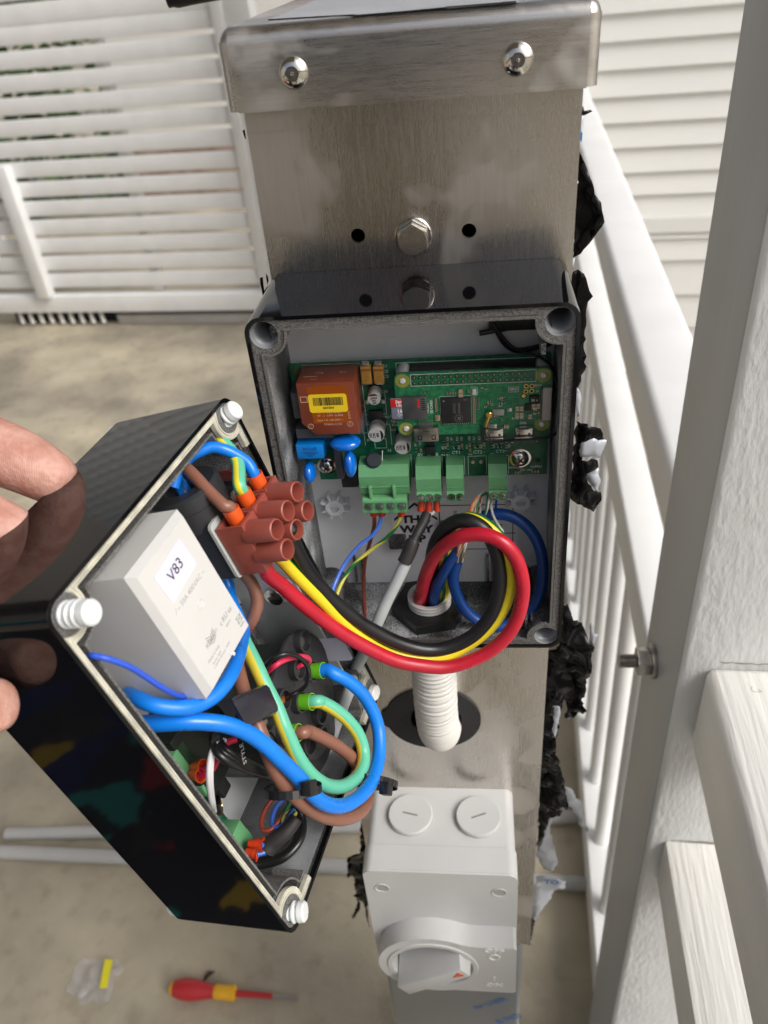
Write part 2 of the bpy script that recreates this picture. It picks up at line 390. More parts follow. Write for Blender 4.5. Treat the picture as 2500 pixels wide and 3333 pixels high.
# ---- weatherboard house wall on the right
SID = mat('weatherboard', (.80,.80,.77), .5, var=.02, vscale=3, bump=.25, bscale=25)
t = thing('house_wall', 'pale weatherboard house wall of lapped horizontal boards behind the railing', 'wall', (620, 2400, GND), WF)
m = MB(); Fs = Matrix.Rotation(BA, 4, 'Z')
zs = []; z = 60-71.5*(-14)
zs = [59+71.5*k for k in range(16, 0, -1)]+[59,-9,-80,-151,-221,-291,-363,-430,-501]
def wallbox(m, x0, x1, y0, y1, z0, z1, lean=0):
    P = [(x0, y0-lean, z0), (x1, y0-lean, z0), (x1, y0, z1), (x0, y0, z1), (x0, y1, z0), (x1, y1, z0), (x1, y1, z1), (x0, y1, z1)]
    P = [Fs @ (Vector(p)-Vector((620, 2400, 0)))+Vector((620, 2400, 0)) for p in P]; m.hexa(P)
for a, b in zip(zs, zs[1:]): wallbox(m, -300, 2600, 2350, 2400, b+1, a+1, 14)
part('upper_boards', m, SID, t)
m = MB(); wallbox(m, -300, 2600, 2328, 2400, -545, -501); part('trim_board', m, SID, t)
m = MB()
zs = [-545,-566,-636,-752,-866,-960,GND]
for a, b in zip(zs, zs[1:]): wallbox(m, -300, 2600, 2345, 2400, b+1, a+1, 12)
part('lower_boards', m, SID, t)

# ---- unseen ceiling and end wall, added to shade the porch
CEIL = mat('shade_ceiling_paint', (.26,.23,.19), .7, var=.03, vscale=2)
m = MB(); m.box(-2600, 150, -850, 1500, 1500, 1540); single('shade_ceiling', m, CEIL, 'unseen flat ceiling added to shade the porch', 'ceiling', (-1200, -500, 1500))
m = MB(); m.box(-2660, -2602, -2600, 2700, GND, 1540); single('shade_wall', m, mat('shade_wall_paint', (.30,.285,.26), .8, var=.05, vscale=2), 'unseen plain wall added on the left to shade the porch', 'wall', (-2630, 0, GND))
# ---- porch posts, rails, balusters
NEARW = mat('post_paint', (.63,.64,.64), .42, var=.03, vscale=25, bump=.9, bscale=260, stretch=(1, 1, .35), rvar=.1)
NEAR_SHADE = mat('post_smooth_shaded', (.34,.36,.372), .38, var=.03, vscale=20, bump=.22, bscale=120, stretch=(1, 1, .12))  # smooth finish, with the shade of the left side put into the colour
RAILW = mat('rail_paint', (.74,.735,.70), .45, var=.05, vscale=18, bump=1.3, bscale=210, stretch=(1, .07, 1), rvar=.1)
t = thing('porch_post', 'thick white painted timber post in the right foreground with a bolt through it', 'post', (200, 145, GND))
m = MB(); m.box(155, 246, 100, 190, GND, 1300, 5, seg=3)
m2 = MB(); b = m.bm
post = part('post_body', m, [NEAR_SHADE, NEARW], t, ang=50)
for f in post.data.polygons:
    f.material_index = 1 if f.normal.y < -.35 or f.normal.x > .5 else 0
STL = mat('zinc', (.42,.40,.38), .38, metal=1, var=.12, vscale=300, bump=.04, bscale=900)
t2 = MB(); t2.cyl((155.2, 158, -178), (151.5, 158, -178), 13.5, seg=32, bev=.5)
bo = part('washer', t2, STL, t)
t2 = MB(); t2.cyl((151.4, 158, -178), (141.5, 158, -178), 11, seg=6, bev=.8); part('hex_nut', t2, STL, t)
t2 = MB(); t2.lathe((141.5, 158, -178), (-1, 0, 0), [(0, 0)]+[(5.0+(.45 if i % 2 else -.25), i*.55) for i in range(24)]+[(4, 13.4), (0, 13.5)], 20); part('bolt_thread', t2, STL, t)
RA = -radians(2.8)
RF = Matrix.Translation(Vector((200, 190, 0))*MM) @ Matrix.Rotation(RA, 4, 'Z')     # far railing, y runs away
t = thing('porch_railing', 'white porch railing with round balusters running away behind the foreground post', 'railing', (0, 0, GND), RF)
m = MB(); m.box(-31, 31, 1, 3600, -124, -70, 9, seg=4); part('top_rail', m, WHITE, t)
m = MB(); m.box(-21, 21, 1, 3600, -345, -290, 5, seg=3); part('mid_rail', m, WHITE, t)
for k in range(26):
    y = 60+k*116; m = MB(); m.cyl((0, y, -949), (0, y, -346), 12.5, seg=20); part('baluster', m, WHITE, t)
m = MB(); m.box(-24, 86, -900, 3600, GND+.5, -950, 5)
single('base_beam', m, WHITE, 'white beam along the floor edge that carries the round balusters', 'beam', (0, 0, GND), RF)
NF = Matrix.Translation(Vector((200, 100, 0))*MM) @ Matrix.Rotation(RA, 4, 'Z')
t = thing('porch_railing', 'near white railing in the lower right corner, its grooved paint cracked at the post', 'railing', (0, 0, GND), NF)
m = MB(); m.box(-29, 31, -900, -.5, -198, -120, 7, seg=3); part('top_rail', m, RAILW, t)
m = MB(); m.box(-31, 24, -900, -.5, -385, -326, 3, seg=2); part('mid_rail', m, RAILW, t)
for k, r in ((0, (-29, 31, -117)), (1, (-31, 12, -323))):        # paint cracks along the joint
    m = MB(); x0, x1, z = r; P = []; rr = random.Random(5+k)
    for i in range(16): P.append((x0+(x1-x0)*i/15, -.8+rr.uniform(-.6, .2), z-3+ (2.5 if k == 0 else 0)+rr.uniform(-.3, .9)))
    m.tube(P, .28, seg=5, sub=3); part('paint_crack', m, mat('crack', (.16,.12,.08), .9), t)
m = MB(); rr = random.Random(8)
for i in range(9):
    x, y = rr.uniform(-10, 25), rr.uniform(-150, -15)
    m.tube([(x+rr.uniform(-3, 3), y+rr.uniform(-4, 4), -119.7) for _ in range(4)], .14, seg=4, sub=3)
part('spider_web_dirt', m, mat('dirt', (.45,.38,.28), .9), t)
m = MB(); rr = random.Random(18)
for i in range(16):
    lo = i > 10; x = rr.uniform(-28, 20) if lo else rr.uniform(-24, 28); y = rr.uniform(-420, -10); L_ = rr.uniform(60, 220); z = -326.05 if lo else -120.05
    m = MB(); m.tube([(x+rr.uniform(-.8, .8), y-L_*k/6, z) for k in range(7)], .17, seg=4, sub=3); part('grain_crack', m, mat('crack_soft', (.30,.26,.20), .9), t)
m = MB()

# ================================================================== charger pedestal
STEEL = steel_mat('brushed_steel', (.60,.57,.53), .20, (1, 1, .03))
STEELH = steel_mat('brushed_steel_hood', (.61,.59,.56), .21, (.03, 1, 1), .2)
POL = mat('polished_steel', (.72,.70,.66), .13, metal=1, rvar=.05, vscale=200)
t = thing('charger_pedestal', 'brushed stainless steel pedestal with a folded hood, carrying the open charger box and grey switch', 'pedestal', (0, 47, GND), PF); PED = t
hx = circ(-6, -111.5, 27, 36)
hole = [(-34+.0, -108)] + [(x, z) for x, z in hx if x > -31]
hole = hx
m = MB(); m.prism([rrect(-62.5, 62.5, -399, 258, 2.5), circ(-23.8, 188.4, 2.9), circ(21.0, 188.0, 2.9), hole], 47.2, 48.8, XZ)
part('front_plate', m, STEEL, t)
m = MB(); m.prism([rrect(-62.3, 62.3, 229.5, 259, 1)], 46.6, 47.15, XZ); part('lap_strip', m, STEEL, t)
m = MB()
m.box(-61.5, -60, 49, 170, -399, 255, .5); m.box(60, 61.5, 49, 170, -399, 255, .5); m.box(-59.9, 59.9, 168.4, 169.9, -399, 255)
part('post_side', m, STEEL, t)
m = MB(); m.box(-59.5, 59.5, 100, 102, -398, 250); part('inner_back', m, DARK, t)
FILM = mat('film_on_steel', (.21,.22,.225), .34, metal=.35, var=.05, vscale=9, rvar=.08)
m = MB(); m.box(-64, 57.5, 49.5, 168, GND, -399.6, 4, seg=3); part('lower_column', m, FILM, t, 'lower column still under grey protective film')
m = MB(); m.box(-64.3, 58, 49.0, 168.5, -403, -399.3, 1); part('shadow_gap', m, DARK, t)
FT = mat('film_print', (.05,.15,.36), .5)
m = MB(); M = FRONT(26, 49.2, -512, 22)
p_ = BX(1612, 3268, 49); m.text('for LASER', 9, FRONT(p_.x, 49.2, p_.z, 40), .05, bold=.25)
p_ = BX(1672, 3318, 49); m.text('& NO', 12, FRONT(p_.x, 49.2, p_.z, 40), .05, bold=.3)
part('printed_text', m, FT, t)
# hood: skirt, bend, sloping top
m = MB()
HW = 66.8
prof = [(41.0, 237.0), (41.0, 258.5)]+[(46.5-5.5*cos(a), 258.5+5.5*sin(a)) for a in [radians(90*i/6) for i in range(1, 7)]]+[(215, 263.9)]
prof_in = [(y+1.6 if i < 8 else y, z-(0 if i < 2 else 1.5)) for i, (y, z) in enumerate(prof)]
out = prof+prof_in[::-1]
m.prism([out], -HW+4, HW-4, lambda a, b, d: Vector((d, a, b)))
for s in (-1, 1):                                 # side skirts with a rounded front corner
    px = [(s*(HW-4), 41.0)]+[(s*(HW-4+4*sin(radians(a))), 45-4*cos(radians(a))) for a in (15,30,45,60,75,90)]+[(s*HW, 215), (s*(HW-1.5), 215), (s*(HW-1.5), 45)]+[(s*(HW-4+2.5*sin(radians(a))), 45-2.5*cos(radians(a))) for a in (75,60,45,30,15)]+[(s*(HW-4), 42.5)]
    m.prism([px], 237.4, 259.5, lambda a, b, d: Vector((a, b, d)))
    # top corner, a rounded quarter blending top, front and side
    m.cyl((s*(HW-4.5), 48, 259.4), (s*(HW-4.5), 215, 259.4), 4.45, seg=24)
    m.ell((s*(HW-5.4), 46.5, 258.5), 5.4, 5.5, 5.5, u=32, v=20)
part('hood', m, STEELH, t, ang=50)
def button_head(x, z, y=41, r=5.4):
    m = MB(); m.lathe((x, y, z), (0, -1, 0), [(r, 0), (r, .7), (r*.95, 1.2), (r*.8, 2.1), (r*.58, 2.8), (r*.44, 3.0), (r*.42, 2.8)], 40)
    return m
for x, z in ((-40.4, 248.8), (38.7, 247.6)):
    s_ = part('button_screw', button_head(x, z), POL, t)
    m = MB(); m.cyl((x, 38.1, z), (x, 38.8, z), 2.4, seg=6); part('hex_socket', m, mat('dark_steel', (.12,.11,.10), .4, metal=.6), s_)
    m = MB(); m.cyl((x, 37.6, z), (x, 38.3, z), .7, seg=14, bev=.15); part('security_pin', m, POL, s_)
# centre hex bolt A2-70
HB = mat('bolt_steel', (.56,.53,.48), .27, metal=1, bump=.03, bscale=1200, var=.06, vscale=300)
m = MB(); m.lathe((-1.3, 47.1, 187.2), (0, -1, 0), [(0, 0), (7.6, 0), (7.6, 1.0), (7.2, 1.4), (0, 1.4)], 40); part('bolt_washer', m, POL, t)
m = MB(); m.cyl((-1.3, 45.6, 187.2), (-1.3, 40.4, 187.2), 6.7, seg=6, bev=.35)
m.cyl((-1.3, 40.5, 187.2), (-1.3, 40.2, 187.2), 5.6, seg=40)
hb = part('hex_bolt', m, HB, t)
m = MB()
for i, ch in enumerate('A2-70'): a = 150-i*30; m.text(ch, 2.1, FRONT(-1.3+4.0*cos(radians(a)), 40.15, 187.2+4.0*sin(radians(a)), a-90), .12)
for i, ch in enumerate('THE'): a = 245+i*26; m.text(ch, 2.2, FRONT(-1.3+3.9*cos(radians(a)), 40.15, 187.2+3.9*sin(radians(a)), a-270), .12)
part('raised_letters', m, HB, hb)
# brush collar round the conduit hole
m = MB(); rr = random.Random(2)
o1 = [(-6+29.8*cos(2*pi*i/60)*(1.0 if cos(2*pi*i/60) > -.96 else 1.10), -111.5+28.3*sin(2*pi*i/60)) for i in range(60)]
i1 = [(-4+16*cos(2*pi*i/60)+rr.uniform(-.4, .4), -112+16*sin(2*pi*i/60)+rr.uniform(-.4, .4)) for i in range(60)]
m.prism([o1, i1], 45.9, 47.15, XZ)
part('brush_collar', m, mat('black_bristle', (.018,.018,.02), .75, bump=.5, bscale=1500, var=.3, vscale=900), t)
# protective film left on the hood top, with a dark lifted edge
def sheet(name, pts, z, label, matn, th=.12, parent=t, disp=.0):
    m = MB(); m.prism([pts], z, z+th); return part(name, m, matn, parent, label)
rr = random.Random(4)
fp = [(-51, 60), (-34, 55), (-18, 47.5), (-17.6, 45.2), (0, 44.6), (14, 44.3), (15, 43.6), (26, 43.2), (38, 42.9), (39, 45), (38, 60), (36, 200), (-48, 200)]
sheet('hood_film', fp, 264.05, 'pale blue-grey protective film peeling on the hood top', mat('film_pale', (.40,.43,.47), .35, var=.1, vscale=30, metal=.2))
m = MB(); m.tube([(x, y-.1, 264.15+rr.uniform(0, .3)) for x, y in fp[:9]], .22, seg=5, sub=4); part('film_edge', m, DARK, t)
fp2 = [(p[0]-3-(6 if p[0] < -17 else 0), p[1]-1.6) for p in fp[:3]]+[(-14, 44)]+[(0, 43.9), (15, 43.2)]+fp[5:2:-1]
# ---- torn plastic film hanging off both edges
BLK = mat('black_film', (.002,.002,.0025), .12, bump=.12, bscale=60, ior=1.25)
SILV = mat('silver_film', (.46,.49,.54), .35, bump=.7, bscale=110, metal=.15)
def torn(name, outline, Y, mt, label=None, amp=5.0, seed=1, jag=1.5, step=3.0, parent=None, lead=0, th=.25):
    """A crumpled sheet whose ragged outline is given by photo points on the plane Y."""
    rr = random.Random(seed); q = [BX(x, y, Y) for x, y in outline]; q = [(p.x, p.z) for p in q]
    o = []
    for i in range(len(q)):
        a, b = Vector(q[i]), Vector(q[(i+1) % len(q)]); n = max(1, int((b-a).length/2.0))
        nrm = Vector((-(b-a).y, (b-a).x)).normalized() if (b-a).length > 0 else Vector((0, 0))
        for k in range(n):
            p = a+(b-a)*k/n; j = (rr.uniform(-jag, jag)*.35+noise.noise(Vector((p.x*.16, p.y*.16, seed)))*jag*1.3) if k else 0
            o.append(p+nrm*j)
    xs = [p.x for p in o]; ys = [p.y for p in o]
    def inside(p):
        c = False
        for i in range(len(o)):
            a, b = o[i], o[i-1]
            if (a.y > p.y) != (b.y > p.y) and p.x < (b.x-a.x)*(p.y-a.y)/(b.y-a.y)+a.x: c = not c
        return c
    pts = list(o); x = min(xs)
    while x < max(xs):
        y = min(ys)
        while y < max(ys):
            p = Vector((x+rr.uniform(-.4, .4)*step, y+rr.uniform(-.4, .4)*step))
            if inside(p) and min((p-e).length for e in o) > step*.35: pts.append(p)
            y += step
        x += step
    n = len(o)
    res = delaunay_2d_cdt(pts, [], [list(range(n))], 1, 1e-5)
    vs, fs = res[0], res[2]; m = MB(); V = []
    for p in vs:
        u = Vector((p.x*.06, p.y*.022, seed*3.1)); d = noise.noise(u)*amp*1.7+abs(noise.noise(Vector((p.x*.16+p.y*.05, p.y*.05, seed))))*amp*1.9+noise.noise(Vector((p.x*.3, p.y*.12, seed*2)))*amp*.35
        V.append(m.bm.verts.new((p.x, Y+(d-amp*.6)*.40, p.y)))
    for f in fs:
        if len(f) >= 3:
            try: m.bm.faces.new([V[i] for i in f])
            except ValueError: pass
    bmesh.ops.recalc_face_normals(m.bm, faces=m.bm.faces)
    for f in m.bm.faces: f.smooth = True
    ob = part(name, m, mt, parent or PED, label, ang=55)
    md = ob.modifiers.new('thickness', 'SOLIDIFY'); md.thickness = th*MM; md.offset = 0
    # the pedestal leans, the outline was taken upright
    ob.matrix_local = PED.matrix_world.inverted() @ Matrix.Translation(Vector(PED['_o'])*MM) if False else ob.matrix_local
    return ob
def up_tilt(ob):                                  # keep the sheet upright inside the leaning pedestal
    ob.matrix_local = PED.matrix_world.inverted() @ Matrix.Translation(Vector(PED['_o'])*MM); return ob
TF = []
TF.append(torn('torn_film', [(1884,352),(1898,345),(1902,360),(1922,357),(1928,362),(1905,374),(1890,376),(1886,384)], 52, BLK, amp=1, seed=1, jag=.6, step=3))
TF.append(torn('torn_film', [(1884,378),(1902,372),(1898,420),(1893,470),(1889,500),(1880,455)], 54, mat('print_film', (.55,.62,.68), .3), 'strip of pale printed film', amp=1, seed=2, jag=.4))
m = MB(); m.hexa([BX(x, y, Y) for Y in (51.5, 51.2) for x, y in ((1883,422),(1896,432),(1894,462),(1880,448))]); up_tilt(part('blue_print', m, mat('blue_ink', (.02,.20,.55), .4), t))
TF.append(torn('torn_film', [(1876,445),(1890,500),(1903,530),(1918,570),(1932,610),(1934,630),(1955,655),(1957,680),(1962,700),(1958,735),(1938,765),(1915,800),(1890,825),(1874,832),(1864,838),(1868,700),(1872,560)], 58, BLK, amp=8, seed=3))
TF.append(torn('torn_film', [(1863,835),(1873,832),(1868,862),(1864,880)], 58, SILV, amp=1, seed=4, step=3))
TF.append(torn('torn_film', [(1866,885),(1880,875),(1900,888),(1908,905),(1914,930),(1930,965),(1915,985),(1908,1010),(1908,1060),(1900,1120),(1902,1180),(1892,1240),(1880,1262),(1870,1200),(1866,1040),(1862,930)], 58, BLK, amp=5, seed=5))
TF.append(torn('torn_film', [(1876,1262),(1886,1270),(1888,1320),(1890,1350),(1878,1360),(1872,1300)], 58, SILV, amp=2, seed=6, step=3))
TF.append(torn('torn_film', [(1872,1352),(1905,1360),(1935,1375),(1960,1400),(1977,1432),(1958,1434),(1920,1430),(1900,1450),(1890,1480),(1925,1488),(1945,1500),(1948,1520),(1918,1532),(1912,1560),(1925,1580),(1945,1600),(1958,1610),(1960,1635),(1945,1650),(1930,1660),(1900,1648),(1870,1625),(1852,1610),(1858,1540),(1864,1440)], 56, BLK, 'large folded flap of black torn film', amp=9, seed=7))
TF.append(torn('torn_film', [(1892,1440),(1920,1430),(1977,1433),(1965,1460),(1950,1490),(1930,1482),(1888,1484),(1884,1465)], 46, SILV, amp=2, seed=8, step=4))
TF.append(torn('torn_film', [(1912,1540),(1948,1520),(1955,1560),(1950,1600),(1930,1580),(1914,1565)], 47, SILV, amp=2, seed=9, step=4))
TF.append(torn('torn_film', [(1835,1965),(1858,1990),(1880,2010),(1905,2055),(1925,2080),(1932,2110),(1925,2150),(1918,2180),(1905,2220),(1902,2260),(1895,2290),(1908,2300),(1885,2320),(1850,2345),(1838,2340),(1845,2300),(1835,2262),(1822,2330),(1815,2400),(1810,2440),(1825,2500),(1838,2560),(1850,2620),(1830,2650),(1790,2660),(1765,2720),(1752,2760),(1755,2500),(1762,2300),(1770,2110),(1812,2108)], 62, BLK, 'long black curtain of torn film down the right edge', amp=11, seed=10, step=4))
TF.append(torn('torn_film', [(1918,2040),(1925,2020),(1935,2060),(1945,2062),(1930,2100),(1918,2080)], 60, SILV, amp=3, seed=11, step=3))
TF.append(torn('torn_film', [(1800,2300),(1820,2298),(1824,2320),(1818,2350),(1808,2400),(1798,2380),(1802,2340)], 52, SILV, amp=3, seed=12, step=3))
TF.append(torn('torn_film', [(1838,2560),(1860,2570),(1880,2600),(1898,2610),(1896,2650),(1905,2680),(1918,2700),(1912,2715),(1890,2690),(1875,2650),(1855,2620),(1825,2625),(1800,2660),(1790,2700),(1805,2760),(1815,2800),(1800,2830),(1770,2830),(1745,2780),(1752,2720),(1775,2670),(1800,2625)], 66, SILV, 'grey ragged ribbon of torn film', amp=6, seed=13, step=4))
TF.append(torn('torn_film', [(1745,2860),(1770,2850),(1820,2855),(1842,2865),(1838,2890),(1805,2900),(1790,2930),(1760,2960),(1740,3000),(1728,2990),(1736,2920)], 66, SILV, 'grey torn film scrap printed with blue letters', amp=4, seed=14, step=5))
m = MB(); m.text('TO', 8, Matrix.Translation(BX(1795,2872,58)) @ Matrix.Rotation(radians(90), 4, 'X'), .05, bold=.3); up_tilt(part('blue_print', m, FT, t))
TF.append(torn('torn_film', [(1728,2980),(1742,3000),(1728,3060),(1722,3075)], 60, BLK, amp=2, seed=15, step=3))
TF.append(torn('torn_film', [(1180,2600),(1200,2620),(1200,2760),(1195,2960),(1208,3010),(1196,2990),(1185,2940),(1165,2925),(1172,2960),(1150,2990),(1145,2986),(1160,2950),(1160,2925),(1145,2925),(1158,2915),(1150,2850),(1130,2860),(1128,2800),(1145,2775),(1175,2770),(1172,2700)], 70, BLK, 'black torn film scraps beside the switch, left edge', amp=6, seed=16, step=3.5))
TF.append(torn('torn_film', [(846,905),(855,902),(858,930),(861,945),(868,935),(874,915),(872,900),(866,890),(868,950),(856,965),(853,945),(848,925)], 60, BLK, amp=1, seed=17, step=3, jag=.5))
TF.append(torn('torn_film', [(790,425),(797,420),(802,450),(799,452)], 50, BLK, amp=1, seed=18, step=3, jag=.4))
for o_ in TF: up_tilt(o_)

# ---- pliers-like tool lying on the hood, handle overhanging to the left
t = thing('hand_tool', 'red and black tool handle overhanging the hood at the very top of the picture', 'hand tool', (-100, 240, 268))
m = MB(); m.tube([(-146, 246, 268.5), (-130, 248, 270), (-112, 250, 271)], lambda s: 5.2 if s < .1 else 6.2, seg=14, sub=6); part('grip_tip', m, mat('tool_black', (.01,.01,.01), .4), t)
m = MB(); m.tube([(-118, 249.6, 270.9), (-90, 252, 271), (-50, 256, 271), (20, 262, 271)], lambda s: 5.6+1.0*sin(3*s), seg=14, sub=6); part('grip', m, mat('tool_red', (.30,.012,.02), .35), t)
m = MB(); m.tube([(15, 261, 271), (50, 262, 270), (64, 258, 270)], 4.2, seg=12, sub=4); part('jaw', m, POL, t)
m = MB(); m.box(-60.0, 60, 206, 285, 262.2, 263.8)
# ================================================================== open charger box (base)
BLACKG = mat('gloss_black', (.004,.004,.005), .045, ior=1.38)
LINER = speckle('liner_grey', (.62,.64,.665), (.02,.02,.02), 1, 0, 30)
RIMG = mat('rim_grey', (.19,.187,.18), .5, col2=(.035,.034,.032), vscale=1900, thr=(.38,.66), bump=.08, bscale=2200)
GREYP = mat('grey_plastic', (.72,.74,.77), .42, var=.04, vscale=60, bump=.02, bscale=900)
t = thing('charger_box', 'open black wall box with grey inside, fixed to the steel pedestal, full of circuit boards', 'electrical box', (0, 47, 0)); BOX = t
OUT = rrect(-62.5, 62.5, 0, 175, 7, 8); IN1 = rrect(-61.0, 61.0, 1.5, 173.5, 6, 8)
HO = [(-55.3, 167.4), (55.3, 167.2), (55.3, 7.2), (-55.3, 7.2)]
m = MB(); m.prism([OUT, IN1], 0, 46.9, XZ); part('outer_shell', m, BLACKG, t)
opening = bosspath(-62.5, 62.5, 0, 175, 4.6, 7.3, 8.3)
holes = [circ(x, z, 5.5, 32) for x, z in HO]
m = MB(); m.prism([rrect(-60.95, 60.95, 1.55, 173.45, 6, 8), opening]+holes, 1.0, 44.0, XZ)
lin = part('inner_wall', m, [LINER, RIMG], t, ang=50)
for f in lin.data.polygons:
    if f.normal.y < -.7: f.material_index = 1
m = MB(); m.prism([bosspath(-62.5, 62.5, 0, 175, 4.9, 7.3, 8.0), bosspath(-62.5, 62.5, 0, 175, 5.9, 7.3, 9.0)], .2, 1.3, XZ)   # raised inner lip
part('rim_lip', m, RIMG, t)
m = MB(); m.prism([rrect(-60.9, 60.9, 1.6, 173.4, 5, 6)], 44.02, 46.8, XZ); part('back_wall', m, GREYP, t)
m = MB(); m.text('EU Design', 6.0, FRONT(BX(1500, 1088, 44).x, 43.95, BX(1500, 1088, 44).z), .12, bold=.05); m.text('DE', 4.5, FRONT(BX(1266, 1107, 44).x, 43.95, BX(1266, 1107, 44).z), .12, bold=.05); part('raised_letters', m, GREYP, t)
THREAD = mat('thread_grey', (.26,.27,.285), .38, var=.08, vscale=200)
for x, z in HO:
    m = MB(); prof = []
    prof = [(5.48, 0), (5.3, 2.2)]
    for i in range(26): prof.append((5.35-(.75 if i % 2 else 0), 2.6+i*.95))
    prof += [(2, 28), (0, 28)]
    m.lathe((x, 1.02, z), (0, 1, 0), prof, 36); part('screw_socket', m, THREAD, t)
# small mouldings: ribs, clips and spacer gears
for b_ in [(-54.8, -50.5, 8, 44, 160, 168.0, .5), (50.5, 53, 6, 44, 157.5, 163.5, .4), (49, 51, 6, 20, 152, 157, .3)]+[(x, x+1.4, 6, 44, 6.0, 15, .3) for x in (45.5, 48.2)]+[(x, x+1.1, 41, 44.1, 6, 24, .3) for x in (-42, -38, 28, 31)]+[(-22, -13, 40, 44.1, 30, 38, 1), (5, 9, 40, 44.1, 33, 46, .6)]:
    m = MB(); m.box(*b_); part('moulded_rib', m, LINER, t)
for gx, gz in ((-46.9, 58.5), (44.5, 59.5)):
    m = MB(); m.lathe((gx, 44.1, gz), (0, -1, 0), [(5, 0), (4.6, 6), (2.3, 6), (2.3, 3), (0, 3)], 28)
    for k in range(8):
        a = radians(22.5+45*k); M = Matrix.Translation((gx, 0, gz)) @ Matrix.Rotation(-a, 4, 'Y')
        m.box(4.2, 7.6, 38.6, 44.1, -.45, .45, .15, M=M)
    part('spacer_gear', m, GREYP, t)
# white sticker on the back wall
PAPER = mat('paper', (.80,.80,.85), .6, var=.02, vscale=50); INK = mat('ink', (.012,.012,.012), .6)
a = BX(1269, 1626, 44); c = BX(1684, 1785, 44)
st = thing('box_sticker', 'white THIS WAY UP sticker on the grey back wall under the boards', 'sticker', ((a.x+c.x)/2, 43.9, (a.z+c.z)/2))
m = MB(); m.prism([rrect(a.x, c.x, c.z, a.z, 2.5)], 43.8, 44.0, XZ); part('paper', m, PAPER, st)
m = MB(); k = BX(1354, 1700, 44); sx = k.x
for i, w in enumerate(('THIS', 'WAY', 'UP')): m.text(w, 6.4, FRONT(sx, 43.75, BX(0, 1715, 44).z+0-[0, 6.3, 12.6][i]+0, 0), .04, bold=.28, sx=1.12)
hz = BX(1354, 1658, 44).z
M45 = lambda x0, z0, x1, z1, w=.7: m.prism([[(x0, z0), (x1, z1), (x1, z1-w*1.4), (x0, z0-w*1.4)]], 43.7, 43.79, XZ)
M45(sx-11, hz-5.5, sx, hz+4.5, 1.1); M45(sx, hz+4.5, sx+11, hz-5.5, 1.1)
x2 = BX(1430, 1700, 44).x
m.prism([[(x2, a.z-1), (x2+.5, a.z-1), (x2+.5, c.z+1), (x2, c.z+1)]], 43.7, 43.79, XZ)
for zz in (a.z-4, a.z-22, a.z-32): m.prism([[(x2, zz), (c.x-1, zz), (c.x-1, zz-.4), (x2, zz-.4)]], 43.7, 43.79, XZ)
x3 = BX(1668, 1700, 44).x; m.prism([[(x3, a.z-4), (x3+.4, a.z-4), (x3+.4, c.z+3), (x3, c.z+3)]], 43.7, 43.79, XZ)
m.text('white', 3.2, FRONT(x2+8, 43.75, a.z-11, 90), .03); m.text('black', 3.2, FRONT(x2+14, 43.75, a.z-13, 90), .03); m.text('blue', 3.2, FRONT(x3-6, 43.75, a.z-19, 90), .03)
part('printed_text', m, INK, st)

# ---- gland nut and threaded conduit end inside the box, conduit outside
GX, GY = -1.5, 22.5
t = thing('flexible_conduit', 'light grey corrugated conduit from the box bottom curving into the brush-edged hole', 'conduit', (GX, GY, 0))
CW = mat('conduit_white', (.66,.655,.62), .45, var=.03, vscale=60)
m = MB(); m.tube([(GX, GY-4, -14), (GX, GY-5, -38), (GX-.3, GY-4, -68), (GX-.3, GY+1, -90), (GX-.3, GY+14, -110), (GX, GY+32, -124), (GX, GY+50, -130)], 11.9, seg=32, sub=26, rib=(3.1, .035)); part('ribbed_hose', m, CW, t)
m = MB(); m.lathe((GX, GY-4, -1), (0, 0, -1), [(0, 0), (12.6, 0), (13.2, 2), (13.2, 13), (12.5, 15), (0, 15)], 36); part('adaptor', m, mat('conduit_clear', (.62,.64,.62), .3), t)
prof = [(8.6, -9), (8.6, 12.6), (10.6, 12.9)]+[(11.1-(.45 if i % 2 else 0), 12.5-i*1.1) for i in range(9)]+[(11, 2)]
m = MB(); m.lathe((GX, GY, 2), (0, 0, 1), prof, 44); part('threaded_end', m, CW, t)
m = MB(); m.cyl((GX, GY, 1.7), (GX, GY, 1.9), 8.7, seg=30); part('dark_bore', m, DARK, t)
t = MB(); t.prism([[(GX+19.5*cos(radians(60*i+12)), GY+19.5*sin(radians(60*i+12))) for i in range(6)], circ(GX, GY, 11.3, 36)], 4.2, 10.5)
t.prism([circ(GX, GY, 18.6, 48), circ(GX, GY, 11.3, 36)], 1.7, 4.1)
BP = mat('black_plastic', (.014,.014,.015), .30, var=.2, vscale=200, bump=.03, bscale=700)
nut = single('lock_nut', t, BP, 'black hexagonal lock nut round the white threaded conduit end in the box', 'nut', (GX, GY, 1.7))

# ================================================================== grey switch below the box
t = thing('rotary_switch', 'light grey weatherproof rotary isolator switch on the pedestal below the conduit', 'switch', (-5.5, 47, -250), WF)
IG = mat('isolator_grey', (.54,.545,.54), .30, var=.02, vscale=40, bump=.02, bscale=500)
SX = -3.1
xa, xb = -49.8+SX+.2, 47.4+SX-2.2
def XS(x): return x
m = MB(); m.prism([rrect(-52.5, 43.0, -306, -184.2, 6)], 4.6, 47.1, XZ)
part('base', m, IG, t)
m = MB(); m.prism([rrect(-53.2, 43.8, -311, -183.6, 6.5, 8)], -12.5, 4.2, XZ)
m.prism([rrect(-52.8, 43.4, -310.6, -184, 6.2, 8)], -13.8, -12.5, XZ)
part('cover', m, IG, t)
KX, KZ, KR = -12.6, -275.0, 36.5
